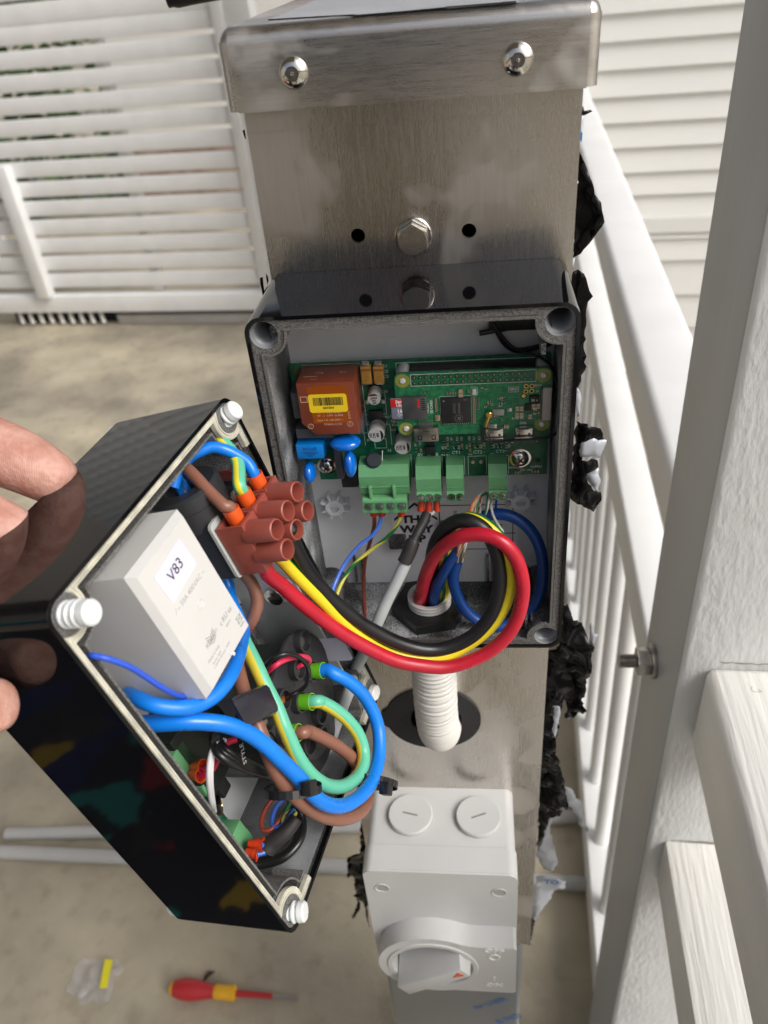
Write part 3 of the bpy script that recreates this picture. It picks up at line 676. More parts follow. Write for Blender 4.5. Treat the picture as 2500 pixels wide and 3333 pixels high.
# raised platform: disc plus block to the right
pf = [(KX+KR*cos(radians(a)), KZ+KR*sin(radians(a))) for a in range(62, 300, 7)]
pf = [(KX+KR*cos(radians(a)), KZ+KR*sin(radians(a))) for a in range(58, 285, 6)]
pf = pf+[(KX+14, -309.5), (41, -309.5), (43, -307.5), (43, -248), (41, -246.2), (18, -246.6), (12.5, -246.0), (9, -244.8)]
m = MB(); m.prism([pf, circ(KX, KZ, 26.5, 48)], -28, -13.75, XZ)
m.lathe((KX, -27.9, KZ), (0, -1, 0), [(26.5, 0), (27.2, .9), (30.0, .9), (30.8, 0)], 56)
part('dial_platform', m, IG, t, ang=30)
m = MB()
m.prism([circ(KX, KZ, 26.4, 48)], -15, -13.8, XZ)
kn = part('knob', m, IG, t)
MG = Matrix.Translation((KX, 0, KZ)) @ Matrix.Rotation(radians(-36), 4, 'Y')
def mp(x, y, z): return MG @ Vector((x, y, z))
m = MB()
m.hexa([mp(-27, -37.5, -8.5), mp(26, -37.5, -8), mp(26, -37.5, 3), mp(-27, -37.5, 4.5), mp(-25, -15.2, -9), mp(27, -15.2, -8), mp(27, -15.2, 8), mp(-23, -15.2, 9)], bev=.8)
gr = part('grip', m, IG, kn)
m = MB(); a = mp(18.5, -41.15, -.5); m.prism([[(mp(15, 0, -3.0).x, mp(15, 0, -3.0).z), (mp(23.5, 0, -4.6).x, mp(23.5, 0, -4.6).z), (mp(22, 0, 1.0).x, mp(22, 0, 1.0).z)]], -37.8, -37.4, XZ)
part('orange_pointer', m, mat('orange', (.75,.11,.02), .4), gr)
LE = mat('isolator_letters', (.78,.78,.77), .35)
for s_, x_, z_, sz_ in (('OFF', 28.5, -250, 5.6), ('I', 28.5, -289.5, 6.5), ('ON', 28.5, -298.5, 5.6)):
    m = MB(); m.text(s_, sz_*1.15, FRONT(x_, -28.0, z_, 0), .4, bold=.22, sx=1.15); part('raised_word', m, LE, t)
m = MB(); m.lathe((28.5, -28, -258.5), (0, -1, 0), [(3.9, 0), (3.9, .5), (2.9, .5), (2.9, 0)], 30); part('raised_ring', m, LE, t)
for x in (-41.8, 32.2):
    m = MB(); m.lathe((x, -13.85, -203.5), (0, -1, 0), [(4.6, .02), (4.5, .1), (3.7, .1), (3.4, -.0), (0, -.0)], 28)
    m2 = MB(); m2.lathe((x, -13.86, -203.5), (0, -1, 0), [(0, .03), (4.1, .03)], 28); m.bm.free()
    m3 = MB(); m3.lathe((x, -13.9, -203.5), (0, -1, 0), [(4.7, 0), (4.6, .35), (4.2, .35), (3.9, 0)], 28); part('screw_recess', m3, IG, t)
    part('recess_floor', m2, mat('isolator_shade', (.36,.36,.35), .6), t)
for x, tx, ang in ((-24.5, 'KNOCK', -12), (20.0, 'KNOCK', 22)):
    m = MB(); m.lathe((x, 25, -183.7), (0, 0, 1), [(14.6, 0), (14.6, 2.2), (14.0, 3.0), (0, 3.0)], 48)
    cp = part('knockout_plug', m, IG, t)
    M = Matrix.Translation((x, 25, -180.62)) @ Matrix.Rotation(radians(ang), 4, 'Z')
    m = MB(); m.box(-5, 5, -1.0, .1, -.02, .06, M=M); part('slot', m, mat('isolator_dark', (.20,.20,.20), .6), cp)
# ================================================================== main circuit board
PY = 33.5                                         # board face
PCB = mat('solder_mask', (.006,.10,.052), .28, col2=(.010,.15,.075), vscale=260, thr=(.45,.55), bump=.02, bscale=900)
SILK = mat('silkscreen', (.62,.66,.62), .5)
TIN = mat('tin', (.62,.62,.60), .28, metal=1, bump=.04, bscale=1400)
GOLD = mat('gold', (.72,.48,.14), .28, metal=1)
CHIPB = mat('chip_black', (.016,.016,.018), .42, var=.2, vscale=300)
CER = mat('ceramic_tan', (.30,.20,.11), .45)
t = thing('circuit_board', 'green main circuit board across the top of the charger box with the brick red transformer', 'circuit board', (0, PY, 109)); MBD = t
m = MB(); m.prism([[(-56.3, 139.4), (-56.3, 88), (-50.3, 88), (-50.3, 79.3), (55.8, 79.3), (55.8, 139.4)], circ(-46.4, 86.8, 1.8, 16), circ(43.9, 87.8, 1.8, 16)], PY, PY+1.6, XZ)
part('board', m, PCB, t)
m = MB()
for x, z in ((-52, 133), (53, 130), (-46.4, 86.8), (43.9, 87.8)): m.cyl((x, PY+1.6, z), (x, 44, z), 3, seg=14)
part('standoff', m, GREYP, t)
m = MB()                                          # traces, faintly lighter
rr = random.Random(11)
for i in range(90):
    x, z = rr.uniform(-27, 52), rr.uniform(90, 136); L = rr.uniform(3, 12)
    if rr.random() < .5: m.box(x, x+L, PY-.03, PY, z, z+.22)
    else: m.box(x, x+.22, PY-.03, PY, z, z+L*.6)
part('trace', m, mat('trace_green', (.008,.14,.07), .3), t)
def silk_rect(m, x0, x1, z0, z1, y=PY, w=.25, skip=()):
    for k, b in enumerate(((x0, x1, z0, z0+w), (x0, x1, z1-w, z1), (x0, x0+w, z0, z1), (x1-w, x1, z0, z1))):
        if k not in skip: m.box(b[0], b[1], y-.05, y-.005, b[2], b[3])
m = MB()
silk_rect(m, -50.8, -25, 104, 139.0); silk_rect(m, -24.6, -20.6, 128.5, 137.0, skip=(0,)); silk_rect(m, -22.5, -17, 95.8, 101); silk_rect(m, -9.8, 53.2, 108, 138.3)
silk_rect(m, -28.5, -6.2, 80, 92, skip=(0,)); silk_rect(m, -4.6, 8.2, 80, 90.2, skip=(0,)); silk_rect(m, 9.6, 18.4, 80, 90.2, skip=(0,)); silk_rect(m, 19.8, 28.4, 80, 90.2, skip=(0,)); silk_rect(m, 30, 38.5, 80, 90.2, skip=(0,))
silk_rect(m, -26.5, -15.5, 113.5, 125, skip=(1,)); silk_rect(m, -27, -14.5, 97.5, 108.5, skip=(0,))
T = lambda s_, x, z, sz=1.7, a=0: m.text(s_, sz, FRONT(x, PY-.03, z, a), .02, bold=.03)
for s_, x, z in (('C1', -14.3, 137), ('C2', -14.3, 134.5), ('C3', -14.3, 132), ('C10', -15.8, 124.8), ('C9', -24, 109.2), ('C11', -17, 109.2), ('VR1', -15.8, 112), ('C16', -12.3, 107.8), ('R1', -25, 100.3)): T(s_, x, z)
T('+', -26.2, 138, 3); T('+', -17.0, 138.4, 3); T('N', -16, 94.4, 2.2)
for s_, x in (('0V', -1.9), ('A', 2), ('B', 5.8)): T(s_, x, 91.6, 2.3)
for s_, x in (('CT1', 14.6), ('CT2', 24.4), ('CT3', 34.6)): T(s_, x, 92.2, 2.3)
for s_, x in (('PL6', 8.6), ('PL2', 10.9), ('PL4', 21), ('PL5', 31)): T(s_, x, 91.1, 1.2)
for i, s_ in enumerate(('C29', 'R7', 'R12', 'C31', 'C32', 'R13', 'R17', 'C33', 'C34', 'R18')): T(s_, [11, 12.8, 15.3, 17.3, 20.8, 22.8, 25.3, 27.4, 31, 33][i], 99.6, 1.3, 90)
for i, s_ in enumerate(('R5', 'R8', 'R9', 'R10', 'R14', 'R15', 'R16', 'R19', 'R20', 'R21')): T(s_, [8.6, 9.9, 14, 16.1, 19.6, 24, 26.1, 31.8, 34.3, 38.6][i], 95.2 if i not in (2, 5, 8) else 94.6, 1.3, 90 if i not in (2, 5, 8) else 0)
T('C37', -1.6, 98, 1.3, 90); T('R4', -3.8, 97, 1.3, 90)
T('eoCloud', 41.8, 83.4, 1.9); T('eoMini', 51, 83.6, 1.9); T('LED1', 45, 81.8, 1.1); T('LED2', 48, 81.8, 1.1); T('K', 43.8, 80.7, 1.2); T('K', 49.2, 80.7, 1.2); T('M', -53.5, 127, 1.8)
part('silkscreen', m, SILK, t)
# pads and screws
m = MB(); m.cyl((-53.2, PY-.05, 136), (-53.2, PY+.02, 136), 1.7, seg=18); part('test_pad', m, mat('pad_olive', (.12,.11,.04), .4), t)
for x, z, r in ((-46.2, 87.2, 3.6), (43.6, 88.4, 3.9)):
    m = MB(); m.lathe((x, PY-.0, z), (0, -1, 0), [(r+1.0, 0), (r+1.0, .3), (r, .35), (r, 1.0), (r*.8, 2.0), (r*.45, 2.5), (0, 2.6)], 32)
    sc = part('pan_screw', m, POL, t)
    m = MB()
    for a in (40, 130):
        M = Matrix.Translation((x, PY-2.45, z)) @ Matrix.Rotation(radians(a), 4, 'Y'); m.box(-1.9, 1.9, -.25, .3, -.42, .42, M=M)
    part('cross_slot', m, mat('dark_steel', (.12,.11,.10), .4), sc)
# transformer module
TR = mat('brick_potting', (.21,.045,.022), .38, var=.05, vscale=150, bump=.02, bscale=900)
m = MB(); m.prism([[(-50.2, 139), (-25.8, 139), (-25.8, 114.3), (-45, 114.3), (-50.4, 120)]], 16, PY-.01, XZ)
bmesh.ops.bevel(m.bm, geom=[e for e in m.bm.edges if e.calc_face_angle(0) > .3], offset=.35, segments=2, profile=.5, affect='EDGES')
tr = part('transformer', m, TR, t)
m = MB(); m.prism([rrect(-45.9, -29.5, 125.2, 133.8, 1.2)], 15.75, 15.9, XZ); lb = part('barcode_label', m, mat('label_yellow', (.85,.60,.02), .4), tr)
m = MB(); rr = random.Random(5); x = -43.9
while x < -31.4:
    w = rr.choice((.16, .16, .3, .45)); m.box(x, x+w, 15.68, 15.74, 128.6, 132.3); x += w+rr.choice((.16, .2, .3))
m.text('601004', 1.55, FRONT(-37.7, 15.7, 127.4), .02, bold=.03); part('barcode', m, INK, lb)
m = MB(); m.prism([[(-46, 137.5), (-28.5, 137.5), (-28.5, 120), (-45, 120)]], 15.92, 15.98, XZ); part('amber_tape', m, mat('amber', (.30,.07,.008), .22), tr)
m = MB(); PT = mat('faded_print', (.55,.36,.26), .5)
TT = lambda s_, x, z, sz=1.5, a=0, al='CENTER': m.text(s_, sz, FRONT(x, 15.88, z, a), .015, align=al, bold=.01)
TT('5V  ---  1.0W  ta 80/B', -37.5, 123.6, 1.25); TT('Input 1-5: 100-240V ~', -37.8, 121.4, 1.25); TT('50/60Hz 0.15A', -36.8, 119.3, 1.3); TT('5V  ---  2.5W  ta 60/B', -37.5, 125.0, 1.1)
TT('1', -46.6, 118.6, 1.5); TT('5', -29.4, 119.2, 1.5)
for cx, cz in ((-46.6, 118.6), (-29.4, 119.2)): m.prism([circ(cx, cz, 1.25, 20), circ(cx, cz, 1.05, 20)], 15.85, 15.93, XZ)
m.prism([rrect(-49.3, -46.2, 130.2, 133, .2), rrect(-49, -46.5, 130.5, 132.7, .1)], 15.85, 15.93, XZ)
m.text('ZM392', 1.3, FRONT(-29.3, 15.88, 123.5, 90), .015)
tm = lambda s_, x, y, sz: m.text(s_, sz, Matrix.Translation((x, y, 139.03)) @ Matrix.Rotation(pi, 4, 'Z'), .015)
tm('CE', -31.5, 25.5, 2.4); tm('RU', -41.5, 25.5, 2.6); tm('www', -43, 19.5, 1.3)
m.prism([[(-48, 22), (-42, 22), (-42, 22.4), (-48, 22.4)]], 139.0, 139.05)
part('faded_print', m, PT, tr)
# film capacitors (blue and grey boxes)
GB = mat('capacitor_grey', (.065,.072,.085), .35, var=.05, vscale=200)
def pbox(px0, py0, px1, py1, yf, mt, name, bev=.4):
    a_, b_ = BX(px0, py0, yf), BX(px1, py1, yf); m = MB(); m.box(a_.x, b_.x, yf, PY, b_.z, a_.z, bev); return part(name, m, mt, t), a_, b_
pbox(944, 1280, 990, 1362, 21, GB, 'grey_capacitor'); pbox(961, 1397, 1087, 1425, 20, GB, 'grey_capacitor'); pbox(1093, 1370, 1184, 1411, 22.5, GB, 'grey_capacitor')
BLC = mat('capacitor_blue', (.002,.19,.62), .30, var=.04, vscale=200)
BLD = mat('disc_blue', (.002,.14,.62), .14, coat=.3)
bc, ba, bb = pbox(961, 1450, 1057, 1493, 18.5, BLC, 'blue_capacitor', .5)
m = MB(); cxm = (ba.x+bb.x)/2; m.text('EPCOS', 2.1, FRONT(cxm, 18.45, ba.z-2.0, 180), .015, bold=.06)
for k in range(4): m.prism([[(cxm-3.8+k*.9, ba.z-3.6-k*.65), (cxm+3.8-k*.9, ba.z-3.6-k*.65), (cxm+3.8-k*.9, ba.z-3.9-k*.65), (cxm-3.8+k*.9, ba.z-3.9-k*.65)]], 18.42, 18.5, XZ)
part('printed_text', m, mat('navy_ink', (.01,.05,.25), .5), bc)
c_ = BX(1124, 1440, 20); m = MB(); m.ell(c_, 6.9, 5.6, 3.0, u=32, v=18); part('disc_capacitor', m, BLD, t)
c_ = BX(1009, 1536, 22); m = MB(); m.ell(c_, 2.8, 5.5, 5.0, u=28, v=16); part('disc_capacitor', m, BLD, t)
c_ = BX(1140, 1510, 21); m = MB(); m.ell(c_, 2.9, 5.0, 6.4, u=28, v=16); part('disc_capacitor', m, BLD, t)
pbox(1084, 1462, 1120, 1560, 24, GB, 'grey_capacitor'); pbox(1108, 1543, 1168, 1586, 29, CHIPB, 'relay_small', .3)
# tantalum capacitors
for px_ in (1192, 1232.5):
    c_ = BX(px_, 1222, 30.2); x = c_.x; zc_ = c_.z; dz = zc_-129.7
    m = MB(); m.box(x-2.2, x+2.2, 30.2, PY-.3, 125.6+dz, 133.8+dz, .35); c_ = part('tantalum_capacitor', m, mat('tantalum', (.52,.27,.055), .42), t)
    m = MB(); m.box(x-2.21, x+2.21, 30.15, 30.3, 131.6+dz, 132.7+dz); part('band', m, mat('tantalum_band', (.30,.11,.02), .45), c_)
    m = MB(); m.box(x-1.5, x+1.5, 30.9, PY, 133.9+dz, 135+dz, .2); m.box(x-1.5, x+1.5, 30.9, PY, 124.9+dz, 125.5+dz, .2); part('lead', m, TIN, c_)
    m = MB(); m.text('107\n20E\n041', 1.5, FRONT(x, 30.15, 129+dz), .01); part('printed_text', m, mat('tantalum_ink', (.30,.15,.03), .5), c_)
# can capacitors
for px_, py_, r, h, ang, txt in ((1217, 1300, 2.9, 7.4, 185, '25F\n100\n53007'), (1224, 1417, 3.7, 8.0, 92, '220\nCFK\n480'), (1310, 1457, 3.65, 8.0, 92, '220\nCFK\n480')):
    c_ = BX(px_, py_, PY-1.2-h); x, z = c_.x, c_.z
    m = MB(); m.box(x-r, x+r, PY-1.6, PY, z-r, z+r, .3); m2 = m
    m = MB(); m.lathe((x, PY-1.2, z), (0, -1, 0), [(r*.99, 0), (r*.99, 1.0), (r*.93, 1.4), (r, 1.9), (r, h-.5), (r*.93, h), (0, h)], 36)
    c_ = part('can_capacitor', m, mat('can_aluminium', (.62,.62,.61), .34, metal=.45), t)
    part('can_base', m2, CHIPB, c_)
    yf = PY-1.2-h-.03
    m = MB()
    a0 = radians(ang-90); th = [a0+radians(k) for k in range(-52, 53, 8)]
    m.prism([[(x+r*.91*cos(q), z+r*.91*sin(q)) for q in th]], yf, yf+.05, XZ); m.text(txt, r*.42, FRONT(x-.2*r*cos(a0), yf, z-.2*r*sin(a0), ang), .015, bold=.05)
    part('can_marking', m, INK, c_)
m = MB(); m.box(-24.8, -23.2, 32.4, PY, 119.4, 121.3, .2); m.box(-17.4, -15.8, 32.4, PY, 119.4, 121.3, .2); m.box(-22.4, -18.6, 32.2, PY, 109.6, 111.4, .2); part('solder_tab', m, TIN, t)
m = MB(); m.box(-23.6, -17.2, 31.6, PY, 112, 116.2, .2); part('regulator', m, CHIPB, t)
m = MB(); m.cyl((-23.6, 31.5, 93.2), (-23.6, 28.5, 89.0), .3, seg=8); m.cyl((-19, 31.5, 95.8), (-19.4, 28.0, 90), .3, seg=8); part('disc_lead', m, TIN, t)
m = MB(); m.lathe(BX(1216, 1498, 26.5), Vector((0, -.8, .62)), [(0, -1.4), (2.9, -1.4), (3.7, -.6), (3.7, .5), (2.9, 1.4), (0, 1.5)], 30); part('black_disc', m, mat('varistor_black', (.02,.025,.03), .7, bump=.1, bscale=900), t)
# small surface parts, shared meshes
def smd_mesh(name, w, h, d, body):
    m = MB(); m.box(-w/2+.25, w/2-.25, -d, 0, -h/2, h/2); m.mi = 1; m.box(-w/2, -w/2+.28, -d-.03, 0, -h/2-.02, h/2+.02); m.box(w/2-.28, w/2, -d-.03, 0, -h/2-.02, h/2+.02)
    return m.mesh(name, [body, TIN])
RES = smd_mesh('resistor', 1.7, .85, .45, CHIPB); CAPM = smd_mesh('chip_capacitor', 1.8, 1.0, .8, CER)
rot90 = Matrix.Rotation(pi/2, 4, 'Y')
for x, z, k, r_ in [(-16.6, 136.9, 1, 0), (-16.4, 134.3, 1, 0), (-16.2, 131.8, 1, 0), (-16.9, 108.7, 1, 0), (-13, 113, 1, 0), (-12.8, 110.4, 1, 0), (-12.2, 118, 1, 0), (-11.9, 109.8, 1, 0), (-13.2, 105.8, 1, 0),
    (9.3, 98, 0, 1), (-3.6, 94.3, 0, 1), (-1.4, 94.6, 1, 1), (10.9, 97, 1, 1), (11, 93.6, 0, 1), (13.2, 96.9, 0, 1), (15.6, 97, 0, 1), (17.4, 96.4, 1, 1), (17.6, 93.6, 0, 1), (14.6, 94.9, 0, 0), (20.9, 96.6, 1, 1), (21, 93.8, 1, 1), (22.9, 97, 0, 1), (25.4, 97, 0, 1), (27.4, 96.6, 1, 1), (27.6, 93.4, 0, 1), (24.4, 95, 0, 0), (31, 96.6, 0, 1), (31, 93.6, 0, 1), (33, 97.2, 0, 1), (35.2, 97.4, 0, 1), (37.4, 96.4, 0, 1), (37.4, 93.5, 0, 1), (34.4, 94.9, 0, 0), (40, 98, 1, 1), (8.7, 93.6, 0, 1), (51, 98, 0, 1), (42.2, 81, 1, 0), (51.2, 81.2, 1, 0)]:
    inst('chip_capacitor' if k else 'resistor', CAPM if k else RES, (x, PY, z), t, rot90 if r_ else None)
m = MB(); m.box(.4, 5.2, 31.9, PY, 92.6, 96.5, .15)
for k in range(4): m.box(.8+k*1.2, 1.2+k*1.2, 32.6, PY, 96.5, 98.3); m.box(.8+k*1.2, 1.2+k*1.2, 32.6, PY, 91.3, 92.6)
part('driver_chip', m, CHIPB, t)
for x, z in ((22.1, 87.4), (25.9, 87.3)):
    m = MB(); m.lathe((x, PY, z), (0, -1, 0), [(1.3, 0), (1.3, .2), (.9, .9), (0, 1.0)], 20); part('solder_pad', m, TIN, t)
m = MB(); m.cyl((51.6, PY-.06, 87), (51.6, PY, 87), 1.3, seg=18); part('via', m, mat('via_dark', (.01,.02,.015), .4), t)

# ---- pluggable green screw terminals
TG = mat('terminal_green', (.12,.33,.15), .40, var=.05, vscale=120, bump=.02, bscale=900)
def terminal(name, x0, x1, n, label, parts_scr='cross', big=False):
    t = thing(name, label, 'terminal block', ((x0+x1)/2, 28, 80)); pitch = (x1-x0)/n
    m = MB()
    if big:
        m.prism([[(21.5, 88), (21.5, 79.5), (22.5, 77.5), (PY-.1, 77.5), (PY-.1, 92), (25.5, 92)]], x0-.9, x1+1.5, lambda a, b, d: Vector((d, a, b)))
        m.box(x0-.6, x1+1.2, 21.0, 21.6, 82.3, 82.7)
        for k in (3.2, 14.2): m.box(x0+k, x0+k+1.4, 19.6, 22, 74.2, 83.5, .3)
    else:
        m.prism([[(20.6, 86.6), (20.6, 80.2), (PY-.1, 80.2), (PY-.1, 91), (25.0, 91)]], x0, x1, lambda a, b, d: Vector((d, a, b)))
        m.box(x0-.01+.1, x1-.1, 20.4, 20.7, 81.6, 81.9)
    part('socket_housing', m, TG, t)
    m = MB(); zb, zt_ = (68.8, 77.3) if big else (75.0, 80.0)
    yf = 19.0
    m.prism([[(yf, zb+.6), (yf, zt_-1.2), (yf+1.2, zt_), (31, zt_), (31, zb), (yf+1, zb)]], x0, x1, lambda a, b, d: Vector((d, a, b)))
    for k in range(n+1): m.box(x0+k*pitch-.25, x0+k*pitch+.25, yf-.35, yf+.2, zb+1, zt_-1.0, .1) if not big and 0 < k < n else None
    if big:
        m.box(x0-.3, x1+.3, yf-.3, yf+1.0, zt_-2.2, zt_-1.5, .1)
    pg = part('plug', m, TG, t)
    for k in range(n):
        cx = x0+pitch*(k+.5); cz = (zb+zt_)/2+.2; r = 1.75 if big else 1.5
        if big: cz = zb+4.2
        m = MB(); m.lathe((cx, yf-.02, cz), (0, -1, 0), [(r+.42, 0), (r+.42, .12), (r, .12), (r, .0)], 24); sr = part('screw_well', m, mat('terminal_green_deep', (.03,.15,.05), .5), pg)
        m = MB(); m.lathe((cx, yf+.02, cz), (0, -1, 0), [(r, 0), (r, .1), (r*.7, .2), (0, .22)], 24)
        m.mi = 1; M = Matrix.Translation((cx, yf-.22, cz)) @ Matrix.Rotation(radians(random.uniform(0, 180)), 4, 'Y'); m.box(-r*.9, r*.9, -.03, .0, -.18, .18, M=M)
        if parts_scr == 'cross': M = M @ Matrix.Rotation(pi/2, 4, 'Y'); m.box(-r*.8, r*.8, -.035, .0, -.18, .18, M=M)
        part('clamp_screw', m, [TIN, mat('dark_steel', (.12,.11,.10), .4)], pg)
        m = MB(); m.prism([[(cx-.95, zb+.55), (cx+.95, zb+.55), (cx+.95, zb+1.45), (cx-.95, zb+1.45)], [(cx-.7, zb+.75), (cx-.7, zb+1.25), (cx+.7, zb+1.25), (cx+.7, zb+.75)]], yf-.06, yf+.02, XZ); part('slot_mark', m, mat('terminal_green_deep', (.03,.15,.05), .5), pg)
        if not big:
            m = MB(); m.lathe((cx, 30, 88.2), (0, -1, .3), [(1.0, 0), (.9, 1.2), (.5, 2.8), (0, 3.2)], 16); part('solder_pin', m, TIN, t)
    return t
terminal('screw_terminal', -28.9, -8.4, 4, 'large four-way green screw terminal with brown, blue and striped wires', big=True)
terminal('screw_terminal', -3.7, 7.7, 3, 'three-way green terminal under the letters 0V A B with red ferrules', 'slot')
terminal('screw_terminal', 10.1, 17.9, 2, 'empty two-way green terminal under the marking CT1')
terminal('screw_terminal', 29.0, 37.3, 2, 'two-way green terminal under the marking CT3 with thin twisted wires')

# ================================================================== small computer board
QY = 22.2
t = thing('computer_board', 'small green single-board computer on white standoffs over the main board', 'circuit board', (23, QY, 123)); CB = t
X0, Z0 = -9.2, 108.2                              # lower left corner; 65 x 30 mm
X0 = (BX(1290, 1320, QY).x); Z0 = BX(1545, 1411, QY).z
C2 = mat('computer_mask', (.016,.14,.062), .26, col2=(.026,.20,.085), vscale=420, thr=(.46,.54), bump=.03, bscale=1100)
hl = [(3.5, 3.5), (61.5, 3.5), (3.5, 26.5), (61.5, 26.5)]
q = lambda u, v: (X0+u, Z0+v)
m = MB(); m.prism([rrect(X0, X0+65, Z0, Z0+30, 3)]+[circ(X0+u, Z0+v, 1.35, 18) for u, v in hl], QY, QY+1.4, XZ); part('board', m, C2, t)
m = MB(); rr = random.Random(21)
for i in range(170):
    u, v = rr.uniform(9, 58), rr.uniform(3, 22); L = rr.uniform(1.5, 7)
    k = rr.random()
    if k < .4: m.box(X0+u, X0+u+L, QY-.02, QY, Z0+v, Z0+v+.13)
    elif k < .7: m.box(X0+u, X0+u+.13, QY-.02, QY, Z0+v, Z0+v+L*.5)
    else:
        M = Matrix.Translation((X0+u, 0, Z0+v)) @ Matrix.Rotation(radians(45 if k < .85 else -45), 4, 'Y'); m.box(0, L*.6, QY-.02, QY, 0, .13, M=M)
part('trace', m, mat('trace_bright', (.022,.24,.085), .3), t)
for u, v in hl:
    m = MB(); m.lathe((X0+u, QY-.03, Z0+v), (0, -1, 0), [(3.1, -.02), (3.1, .0), (1.35, .0)], 32); part('hole_ring', m, mat('ring_olive', (.26,.27,.05), .35), t)
    m = MB(); m.lathe((X0+u, QY-.1, Z0+v), (0, 1, 0), [(0, -.6), (.9, -.5), (1.3, 0), (1.3, 1.5), (2.9, 1.6), (2.9, PY-QY), (0, PY-QY)], 20); part('nylon_standoff', m, mat('nylon', (.62,.64,.66), .35), t)
m = MB(); m.box(X0+7, X0+58, QY+1.5, PY-.1, Z0+23.9, Z0+29.2, .2); part('header_socket', m, CHIPB, t)
hp = MB(); hp.lathe((0, 0, 0), (0, -1, 0), [(.55, 0), (.5, .1), (.25, .2), (0, .2)], 12); hp.box(-.17, .17, -.9, -.1, -.17, .17); HPM = hp.mesh('header_pin', [mat('solder_dull', (.30,.32,.28), .3, metal=.9)])
hd = MB(); hd.lathe((0, 0, 0), (0, -1, 0), [(0, .02), (.95, .02)], 14); 
m = MB()
for i in range(20):
    for j in range(2):
        inst('header_pin', HPM, (X0+8.37+i*2.54, QY, Z0+25.2+j*2.54), t)
        m.lathe((X0+8.37+i*2.54, QY, Z0+25.2+j*2.54), (0, -1, 0), [(0, .02), (1.0, .02)], 12)
hd.bm.free(); part('pin_pads', m, mat('pad_dark', (.004,.04,.014), .3), t)
m = MB(); S2 = lambda s_, u, v, sz=1.5, a=0: m.text(s_, sz, FRONT(X0+u, QY-.03, Z0+v, a), .02, bold=.02)
silk_rect(m, X0+6.8, X0+58.6, Z0+23.8, Z0+29.3, QY, .2); silk_rect(m, X0+47.2, X0+51.6, Z0+19.4, Z0+21.8, QY, .15)
S2('GPIO', 49.4, 20.6, 1.5); S2('RUN', 59.5, 22.0, 1.3); S2('TV', 59.2, 19.2, 1.2); S2('MICRO', 13.4, 13.2, 1.5, 90); S2('SD CARD', 15.0, 13.8, 1.5, 90); S2('PWR IN', 51.3, 6.7, 1.4)
silk_rect(m, X0+31.8, X0+34.6, Z0+18.6, Z0+22.4, QY, .15); silk_rect(m, X0+50, X0+53.8, Z0+7.6, Z0+9.9, QY, .15); silk_rect(m, X0+18.6, X0+32.0, Z0+5.6, Z0+18.6, QY, .12)
part('silkscreen', m, SILK, t)
def chip(name, u0, u1, v0, v1, h, mt, bev=.15, txt=None, lab=None):
    m = MB(); m.box(X0+u0, X0+u1, QY-h, QY, Z0+v0, Z0+v1, bev); return part(name, m, mt, t, lab)
cpu = chip('processor_chip', 19, 31.6, 6, 18.2, 1.1, CHIPB, .2)
m = MB(); m.text('OMAH7', 1.5, FRONT(X0+26.6, QY-1.13, Z0+13.2, -90), .01); m.text('D9XCF', 1.5, FRONT(X0+24.6, QY-1.13, Z0+13.2, -90), .01); m.text('K4J1', 1.0, FRONT(X0+29.3, QY-1.13, Z0+17.2, 180), .01)
m.text('M', 2.2, FRONT(X0+26.4, QY-1.13, Z0+8.3, -90), .01, bold=.03); m.lathe((X0+26.4, QY-1.1, Z0+8.3), (0, -1, 0), [(1.75, 0), (1.75, .03), (1.6, .03)], 30)
m.cyl((X0+20.3, QY-1.14, Z0+16.9), (X0+20.3, QY-1.1, Z0+16.9), .45, seg=14)
part('printed_text', m, mat('chip_print', (.16,.16,.16), .5), cpu)
chip('oscillator', 16.2, 18.4, 7.2, 10.0, .8, mat('crystal', (.50,.42,.28), .3, metal=.8)); chip('rf_shield', 40.6, 45.6, 8.8, 11.8, .7, mat('shield', (.36,.38,.36), .4, metal=.7)); chip('filter', 46.8, 48.8, 10.6, 12.2, .7, TIN); chip('filter', 40.4, 42.4, 3.6, 4.8, .7, TIN)
ind = chip('inductor', 56, 60, 14.2, 17.8, 1.6, CHIPB, .4)
m = MB(); m.text('H', 1.7, FRONT(X0+57.4, QY-1.63, Z0+16), .01, bold=.06); m.cyl((X0+59, QY-1.64, Z0+16), (X0+59, QY-1.6, Z0+16), .3, seg=12); part('printed_text', m, SILK, ind)
chip('power_chip', 54.1, 57, 10.6, 13.8, .8, CHIPB)
m = MB(); m.lathe((X0+53.6, QY, Z0+17.4), (0, -1, 0), [(1.35, .0), (1.35, .03), (0, .03)], 24); m.mi = 1; m.lathe((X0+53.6, QY, Z0+17.4), (0, -1, 0), [(.8, .04), (.8, .1), (0, .1)], 20); part('test_pad', m, [mat('pad_dark', (.004,.04,.014), .3), GOLD], t)
for u, v in ((54.6, 21.9), (57, 21.9), (54.5, 19.4), (56.9, 19.5)):
    m = MB(); m.lathe((X0+u, QY, Z0+v), (0, -1, 0), [(1.0, 0), (.95, .06), (.62, .06)], 18); m.mi = 1; m.lathe((X0+u, QY, Z0+v), (0, -1, 0), [(.62, .03), (0, .03)], 14); part('through_hole', m, [GOLD, DARK], t)
rr = random.Random(31); R2 = smd_mesh('resistor', 1.05, .55, .4, CHIPB); C3 = smd_mesh('chip_capacitor', 1.1, .65, .55, CER); C4 = smd_mesh('chip_capacitor', 2.0, 1.5, 1.1, mat('ceramic_beige', (.42,.32,.18), .4))
